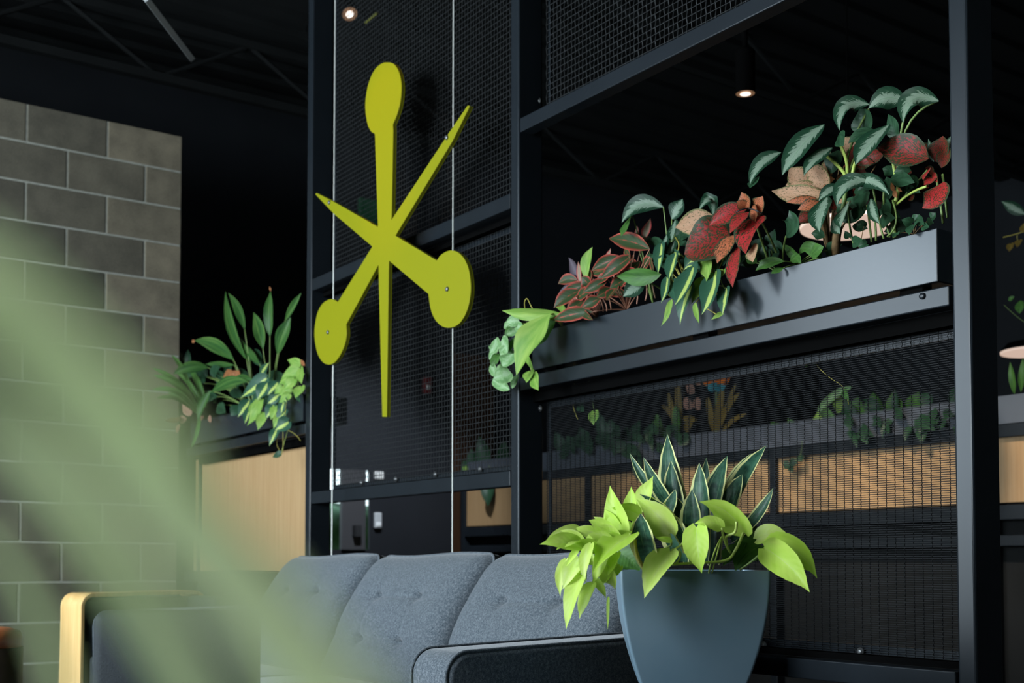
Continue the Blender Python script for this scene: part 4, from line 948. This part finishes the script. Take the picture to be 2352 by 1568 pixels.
plant('neon_philodendron', 'bright chartreuse philodendron spilling over the rim of the blue grey pot', 'plant', dp, [(1480, 1318, 2.2), (1600, 1318, 2.2), (1690, 1318, 2.2)], [
    ('neon', 'heart', [(1430, 1228, 1401, 1114, 50, 2.10, 2.12, -3), (1480, 1172, 1501, 1092, 36, 2.14, 2.14, 5), (1450, 1178, 1450, 1116, 28, 2.16, 2.17), (1468, 1182, 1404, 1166, 36, 2.12, 2.10, 2), (1540, 1224, 1460, 1144, 56, 2.10, 2.12, 8), (1452, 1226, 1362, 1314, 54, 2.06, 2.02, 10), (1390, 1236, 1353, 1282, 22, 2.08, 2.05, 4), (1358, 1248, 1345, 1338, 25, 2.04, 2.02, -8), (1336, 1252, 1239, 1250, 38, 2.06, 2.04, 6), (1332, 1216, 1248, 1250, 24, 2.1, 2.08, 8), (1337, 1246, 1286, 1218, 24, 2.08, 2.08, 6), (1375, 1232, 1316, 1214, 30, 2.1, 2.1, 4), (1400, 1234, 1352, 1194, 48, 2.09, 2.08, 6), (1397, 1206, 1363, 1186, 20, 2.12, 2.12),
                       (1300, 1284, 1287, 1370, 24, 2.08, 2.06, -5), (1330, 1282, 1292, 1353, 38, 2.06, 2.04), (1335, 1318, 1300, 1446, 34, 2.04, 2.02, 4), (1362, 1340, 1331, 1421, 28, 2.05, 2.04, 4), (1383, 1308, 1413, 1354, 34, 2.05, 2.06, 6), (1365, 1330, 1392, 1374, 18, 2.06, 2.05, 4), (1418, 1268, 1396, 1322, 24, 2.05, 2.04), (1398, 1370, 1396, 1447, 7, 2.07, 2.06), (1328, 1258, 1301, 1300, 15, 2.05, 2.04), (1540, 1266, 1480, 1374, 55, 2.07, 2.04, 6), (1600, 1210, 1612, 1317, 56, 2.06, 2.05, -3), (1708, 1222, 1606, 1152, 58, 2.08, 2.06, 16, -10), (1658, 1210, 1594, 1203, 29, 2.05, 2.05, 8), (1756, 1258, 1860, 1360, 64, 2.10, 2.02, 10), (1766, 1250, 1877, 1328, 58, 2.14, 2.10, 22), (1738, 1238, 1818, 1238, 38, 2.18, 2.16, 12), (1542, 1242, 1503, 1234, 13, 2.07, 2.07), (1352, 1240, 1398, 1252, 30, 2.07, 2.07, 3), (1345, 1270, 1372, 1300, 26, 2.06, 2.05), (1375, 1290, 1392, 1330, 24, 2.07, 2.06), (1450, 1200, 1440, 1240, 24, 2.12, 2.12), (1418, 1236, 1372, 1206, 34, 2.08, 2.06, 4), (1400, 1250, 1350, 1226, 34, 2.065, 2.05, 4), (1372, 1262, 1318, 1246, 30, 2.06, 2.04, 4), (1345, 1290, 1310, 1330, 30, 2.06, 2.05), (1390, 1270, 1362, 1340, 30, 2.055, 2.04), (1410, 1290, 1384, 1344, 26, 2.06, 2.06), (1330, 1240, 1278, 1262, 28, 2.06, 2.04, 4), (1420, 1215, 1388, 1168, 30, 2.11, 2.11), (1500, 1195, 1530, 1150, 30, 2.14, 2.14), (1425, 1300, 1400, 1330, 20, 2.06, 2.06)], {'fold': .3, 'wav': .09}),
    ('green', 'heart', [(1425, 1270, 1470, 1312, 60, 2.16, 2.14, 6), (1440, 1245, 1480, 1300, 50, 2.18, 2.18), (1748, 1252, 1688, 1312, 64, 2.2, 2.18, 8), (1720, 1220, 1740, 1290, 50, 2.24, 2.22), (1700, 1250, 1660, 1300, 40, 2.22, 2.2)])],
    [(.0032, STEMY, [(1459, 1238, 2.07), (1464, 1275, 2.07), (1483, 1308, 2.09)]), (.0026, STEML, [(1540, 1296, 2.09), (1600, 1292, 2.09), (1666, 1287, 2.1), (1690, 1262, 2.1), (1710, 1216, 2.08)]), (.0022, STEML, [(1658, 1212, 2.05), (1666, 1245, 2.07), (1677, 1268, 2.09)]), (.0024, STEML, [(1692, 1198, 2.04), (1688, 1222, 2.05), (1668, 1232, 2.06), (1670, 1250, 2.08)]), (.002, STEMG, [(1700, 1308, 2.15), (1735, 1282, 2.12), (1757, 1260, 2.10)]), (.0022, STEML, [(1540, 1264, 2.08), (1565, 1250, 2.08), (1600, 1212, 2.07)]), (.002, STEML, [(1560, 1262, 2.08), (1562, 1280, 2.09), (1550, 1296, 2.09)]), (.0018, STEML, [(1537, 1226, 2.1), (1542, 1250, 2.1), (1528, 1262, 2.12), (1526, 1310, 2.16)]), (.0016, STEML, [(1628, 1316, 2.12), (1640, 1270, 2.1), (1658, 1232, 2.08)]), (.0014, STEML, [(1635, 1316, 2.12), (1646, 1276, 2.1), (1656, 1240, 2.08)]), (.0024, STEML, [(1450, 1226, 2.06), (1425, 1236, 2.07), (1388, 1244, 2.07), (1350, 1270, 2.06), (1345, 1330, 2.05)]), (.0022, STEML, [(1480, 1316, 2.15), (1460, 1270, 2.12), (1440, 1235, 2.1)]), (.002, STEML, [(1610, 1312, 2.15), (1612, 1260, 2.12), (1624, 1208, 2.07)]), (.002, STEML, [(1766, 1310, 2.13), (1758, 1290, 2.12), (1745, 1282, 2.12)])])

LT = W(1.6, 4.6, 1.6); LB = .85
# --- trailing bits behind the mesh and plants on the distant planter
plant('trailing_pothos', 'heart leaved pothos strand hanging behind the wire mesh near its far corner', 'plant', at, [(1330, 756, -.16)], [
    ('lime', 'heart', [(1365, 945, 1363, 977, 23, -.13, -.12)]), ('dark', 'heart', [(1330, 930, 1342, 945, 20, -.14, -.13), (1300, 905, 1290, 930, 18, -.14, -.13)])],
    [(.0016, STEMY, [(1330, 756, -.16), (1322, 850, -.15), (1316, 925, -.14), (1327, 962, -.13)]), (.001, STEMG, [(1330, 756, -.16), (1350, 860, -.15), (1365, 946, -.13)])])
plant('ivy', 'ivy runner hanging behind the wire mesh below the near planter end', 'plant', at, [(1890, 594, -.16)], [
    ('green', 'heart', [(1845, 820, 1816, 838, 22, -.14, -.13), (1858, 818, 1850, 845, 24, -.14, -.13), (1865, 815, 1872, 838, 22, -.14, -.13), (1938, 895, 1950, 920, 16, -.14, -.13), (1960, 800, 1990, 812, 30, -.15, -.14)])],
    [(.001, STEMY, [(1890, 594, -.16), (1880, 740, -.15), (1872, 825, -.14), (1900, 862, -.14), (1938, 890, -.14), (1949, 928, -.14)])])
zsoil = zq + .095
def bk(u, v, g): return at(u, v, GB + g)
def bv(u, g=-.1):
    # soil level of the distant planter at a pixel column
    p = at(u, 1000, GB + g); return 1290 - (zsoil) * F / p.y
plant('bromeliad', 'orange flowered bromeliad in the distant grey planter seen through mesh', 'plant', bk, [(1645, bv(1645), -.1)], [
    ('flame', 'lance', [(1645, 885, 1612, 850, 30, -.08, -.05), (1645, 885, 1645, 848, 30, -.08, -.05), (1645, 885, 1680, 852, 30, -.08, -.05), (1640, 880, 1622, 864, 24, -.07, -.03), (1650, 880, 1668, 862, 24, -.07, -.03)]),
    ('teal', 'lance', [(1645, 896, 1622, 884, 16, -.07, -.04), (1645, 896, 1668, 886, 16, -.07, -.04), (1640, 894, 1646, 878, 20, -.07, -.04)]),
    ('gold', 'strap', [(1645, 985, 1660, 890, 16, -.1, -.05), (1645, 990, 1700, 900, 12, -.1, -.05, 6), (1640, 990, 1625, 910, 14, -.1, -.05), (1660, 990, 1715, 950, 10, -.1, -.05, 6), (1650, 990, 1690, 880, 10, -.1, -.06)])], [(.005, STEMG, [(1645, 1000, -.1), (1645, 940, -.09), (1645, 890, -.08)])])
plant('croton', 'yellow and pink streaked croton in the distant grey planter behind mesh', 'plant', bk, [(1570, bv(1570), -.1)], [
    ('gold', 'strap', [(1562, 985, 1556, 868, 14, -.1, -.06), (1555, 990, 1535, 900, 12, -.1, -.06), (1575, 990, 1590, 955, 16, -.08, -.04), (1560, 985, 1520, 930, 12, -.1, -.05, 6), (1570, 960, 1600, 965, 14, -.08, -.04)]),
    ('pinkish', 'round', [(1585, 940, 1575, 912, 18, -.08, -.06), (1600, 940, 1604, 912, 18, -.08, -.06), (1590, 905, 1580, 875, 16, -.09, -.07), (1605, 885, 1600, 860, 12, -.09, -.07)]),
    ('green', 'strap', [(1556, 1000, 1552, 930, 16, -.08, -.05), (1520, 1000, 1508, 950, 14, -.1, -.05), (1530, 1000, 1500, 965, 14, -.1, -.05)])], [(.004, STEMB, [(1570, 1000, -.1), (1568, 950, -.1), (1572, 900, -.1)])])
plant('rubber_plant', 'broad green leaves in the distant grey planter behind the mesh', 'plant', bk, [(1875, bv(1875), -.1)], [
    ('lime', 'lance', [(1872, 1012, 1878, 945, 28, -.06, -.02, 3), (1925, 950, 1928, 905, 20, -.08, -.06)]), ('green', 'lance', [(1905, 1000, 1895, 930, 34, -.08, -.05), (1960, 980, 1970, 910, 40, -.08, -.06), (2010, 970, 2005, 900, 36, -.08, -.06), (2060, 960, 2050, 900, 34, -.08, -.06), (1800, 1000, 1770, 970, 26, -.06, -.02), (1830, 1000, 1810, 960, 22, -.06, -.02), (2090, 950, 2110, 900, 30, -.08, -.06)]),
    ('pothos', 'strap', [(1880, 945, 1958, 888, 16, -.06, -.02, 8)])], [(.004, STEMG, [(1875, 1010, -.1), (1885, 980, -.09), (1900, 940, -.08)])])
plant('fern', 'dark green leafy plant standing at the far end of the distant planter behind mesh', 'plant', bk, [(1400, bv(1400), -.1)], [
    ('dark', 'lance', [(1400, 1030, 1370, 940, 26, -.1, -.05), (1420, 1030, 1400, 960, 30, -.1, -.05), (1360, 1040, 1330, 980, 30, -.1, -.05), (1450, 1025, 1470, 965, 26, -.1, -.05), (1345, 1040, 1350, 1000, 26, -.08, -.04), (1300, 1050, 1275, 990, 26, -.1, -.05), (1480, 1020, 1500, 970, 22, -.1, -.05)]),
    ('dark', 'lance', [(1330, 1045, 1300, 1000, 30, -.06, -.02), (1430, 1030, 1440, 980, 30, -.08, -.04), (1465, 1030, 1464, 1106, 22, .0, .03), (1380, 1035, 1385, 990, 30, -.08, -.04)])], [(.003, STEMG, [(1464, 1000, -.04), (1470, 1010, .0), (1466, 1032, .0)])])
plant('peace_lily', 'dark green plant with one leaf hanging into the maple opening by the middle post', 'plant', bk, [(1118, bv(1118), -.08)], [
    ('dark', 'lance', [(1120, 1090, 1121, 1162, 28, .0, .04), (1082, 1090, 1064, 1056, 26, -.05, -.02), (1120, 1080, 1100, 1000, 30, -.08, -.05), (1150, 1075, 1160, 1010, 26, -.08, -.05), (1090, 1085, 1082, 1030, 26, -.08, -.05)]),
    ('lime', 'lance', [(1085, 1085, 1062, 1072, 14, -.02, .0)])], [(.003, STEMG, [(1118, 1060, -.04), (1124, 1075, .01), (1121, 1092, .0)])])
def spill(u0, u1, v0, ur, n, seed, up=False):
    """leaves of very different size and lean along the distant planter's rim"""
    rr = random.Random(seed); o = []
    for i in range(n):
        u = rr.uniform(u0, u1); v = v0 - (u - ur) * .09 + rr.uniform(-34, 6); ln = rr.uniform(22, 58); a = rr.uniform(-1.2, 1.2)
        o.append((u, v, u + math.sin(a) * ln, v + (-1 if up else 1) * math.cos(a) * ln, rr.uniform(12, 30), -.05 if up else -.02, -.04 if up else .05, rr.uniform(2, 12)))
    return o
plant('trailing_fern', 'dark fronds spilling over the near end of the distant planter', 'plant', bk, [(2060, bv(2060), -.06)], [
    ('dark', 'lance', spill(1925, 2245, 985, 1930, 22, 41) + spill(1925, 2245, 985, 1930, 16, 42, True))])
plant('trailing_fern', 'dark fronds spilling over the far end of the distant planter', 'plant', bk, [(1400, bv(1400), -.06)], [
    ('dark', 'lance', spill(1275, 1570, 1035, 1270, 22, 43))])
plant('ivy', 'dark ivy sprig hanging over the pale maple band of the distant planter', 'plant', bk, [(1840, bv(1840), -.05)], [
    ('dark', 'heart', [(1812, 1062, 1800, 1076, 18, .02, .03), (1826, 1055, 1818, 1072, 16, .02, .03), (1836, 1048, 1842, 1062, 16, .02, .03), (1815, 1072, 1822, 1084, 14, .02, .03)])], [(.0018, STEMG, [(1840, 1000, -.03), (1842, 1020, .01), (1836, 1050, .02), (1812, 1070, .02)])])
plant('trailing_vine', 'yellowing vine and silver leaf showing in the gap beyond the end post', 'plant', bk, [(2400, bv(2400), -.08)], [
    ('silver', 'lance', [(2356, 492, 2300, 462, 22, .0, .02)]), ('gold', 'heart', [(2341, 552, 2336, 568, 13, .0, .02), (2322, 560, 2318, 578, 14, .0, .02), (2348, 518, 2356, 535, 14, .0, .02)]), ('green', 'lance', [(2344, 690, 2342, 720, 18, .0, .02), (2330, 905, 2320, 830, 12, -.02, .0), (2345, 900, 2350, 820, 12, -.02, .0), (2316, 690, 2330, 680, 8, .0, .0)])],
    [(.002, STEMY, [(2400, 950, -.05), (2420, 700, .0), (2390, 510, .0), (2350, 532, .0), (2304, 545, .0)]), (.001, STEMG, [(2385, 760, .0), (2340, 730, .0), (2306, 700, .0)]), (.0014, STEMY, [(2337, 540, .0), (2336, 545, .0), (2338, 554, .0)])])

# --- blurred plant close to the camera, in a tall pot out of frame
fp_root = Vector((-.30, .22, .60))
fpot = thing('floor_planter', (-.30, .22, 0), 'tall clay planter standing close to the camera under the blurred leaves', 'planter')
b = MB(); b.lathe((-.30, .22, 0), [(.09, 0), (.13, .40), (.14, .60), (.128, .60), (.125, .57)], 36); b.build('pot', TERRA, fpot, smooth=True)
b = MB(); b.lathe((-.30, .22, .56), [(.126, 0), (.124, .012)], 36); b.build('soil', SOIL, fpot)
fpl = thing('palm', fp_root, 'blurred sage green strap leaves arching in front of the block wall', 'plant')
def strap(mb, pts, wpx, w2, roll=0, lw=.55):
    """strap leaf through points given as pixel and distance"""
    P0 = [aty(u, v, y) for u, v, y in pts]; Q = []
    for i in range(len(P0) - 1):
        a, p1, p2, d_ = P0[max(i - 1, 0)], P0[i], P0[i + 1], P0[min(i + 2, len(P0) - 1)]
        for k in range(8):
            u = k / 8; Q.append(.5 * ((2 * p1) + (p2 - a) * u + (2 * a - 5 * p1 + 4 * p2 - d_) * u * u + (3 * p1 - a - 3 * p2 + d_) * u ** 3))
    Q.append(P0[-1]); m = len(Q); G = []; A = []; rnd = random.random()
    for i, p in enumerate(Q):
        t = (Q[min(i + 1, m - 1)] - Q[max(i - 1, 0)]).normalized(); view = (CAM - p).normalized()
        n = Matrix.Rotation(math.radians(roll), 3, t) @ (view + (W(6.3, 4.6, 1.5) - p).normalized() * lw).normalized(); side = t.cross(n).normalized(); n = side.cross(t)
        h = (wpx + (w2 - wpx) * i / (m - 1)) * .5 * .125 / F / max(.6, math.sqrt(max(0, 1 - side.dot(view) ** 2)))
        G.append([p + side * x * h + n * h * .6 * x * x for x in (-1, -.5, 0, .5, 1)]); A.append([(i / m, x, rnd) for x in (-1, -.5, 0, .5, 1)])
    mb.grid(G, A)
mb = MB()
SA = [(-420, 560, .110), (-160, 590, .108), (20, 740, .106), (240, 960, .106), (400, 1150, .106), (535, 1300, .106), (705, 1500, .106), (850, 1700, .106)]
SB = [(-420, 900, .14), (-180, 850, .135), (-10, 960, .13), (165, 1150, .13), (270, 1300, .13), (400, 1500, .13), (500, 1700, .13)]
SC_ = [(-300, 1160, .15), (-80, 1200, .15), (30, 1310, .15), (115, 1480, .15), (165, 1680, .15)]
SD = [(-420, 760, .12), (-160, 700, .118), (60, 800, .115), (270, 980, .115), (400, 1180, .115)]
SE = [(-420, 600, .10), (-160, 600, .098), (20, 690, .096), (200, 840, .096), (330, 960, .096), (440, 1090, .096)]
strap(mb, SA, 110, 180, 10); strap(mb, SB, 140, 85, 5); strap(mb, SC_, 60, 65, 0); strap(mb, SD, 140, 60, 0); strap(mb, SE, 190, 70, 0, .3)
mb.build('foliage', LM['sage'], fpl, smooth=True, attrs=True)
b = MB()
for u, v, y in (SA[0], SB[0], SC_[0], SD[0], SE[0]):
    e = aty(u, v, y); b.tube(bez(Vector((-.30, .22, .57)), Vector((-.26, .2, e.z + .02)), e), .0035, 8)
b.build('stem', STEMG, fpl, smooth=True)

# ------------------------------------------------------------------ light, world, view
spotl('spot_light', W(2.3, 1.2, 3.0), at(884, 330, GS), 70, (1, .5, .05), 17)
spotl('unseen_aisle_spot', W(.4, -1.0, 2.6), W(-1.45, -2.0, .1), 560, (.8, .88, 1), 44, .8, .05)  # added spot with no fixture, brightens the slate wall
for k, e_ in enumerate((130, 150, 200, 260, 300, 260, 200, 150)): spotl('unseen_aisle_spot', W(.9 + k * .6, -1.0, 2.3), W(.9 + k * .6, GB, .24), e_, (1, .86, .72), 27, 1, .05)
w = bpy.data.worlds.new('world'); sc.world = w; w.use_nodes = True
nt = w.node_tree; bg = nt.nodes['Background']
tc = N(nt, 'ShaderNodeTexCoord'); sx = N(nt, 'ShaderNodeSeparateXYZ'); L(nt, tc.outputs['Generated'], sx.inputs[0])
r = ramp(nt, mathn(nt, 'ADD', mathn(nt, 'MULTIPLY', sx.outputs[2], .5), .5), [(.48, (.10, .14, .08)), (.52, (.62, .76, .80)), (1, (.45, .62, .85))])
L(nt, r.outputs[0], bg.inputs[0]); bg.inputs[1].default_value = 2.2
sc.view_settings.view_transform = 'Standard'; sc.view_settings.look = 'None'; sc.view_settings.gamma = 1; sc.view_settings.use_curve_mapping = False
sc.view_settings.exposure = 0
cy = sc.cycles
cy.use_denoising = True; cy.max_bounces = 5; cy.diffuse_bounces = 3; cy.glossy_bounces = 2; cy.use_adaptive_sampling = True; cy.adaptive_threshold = .03; cy.adaptive_min_samples = 12; cy.transmission_bounces = 4; cy.sample_clamp_indirect = 4; cy.caustics_reflective = False; cy.caustics_refractive = False
for o in list(bpy.data.objects):
    if '_b' in o: del o['_b']
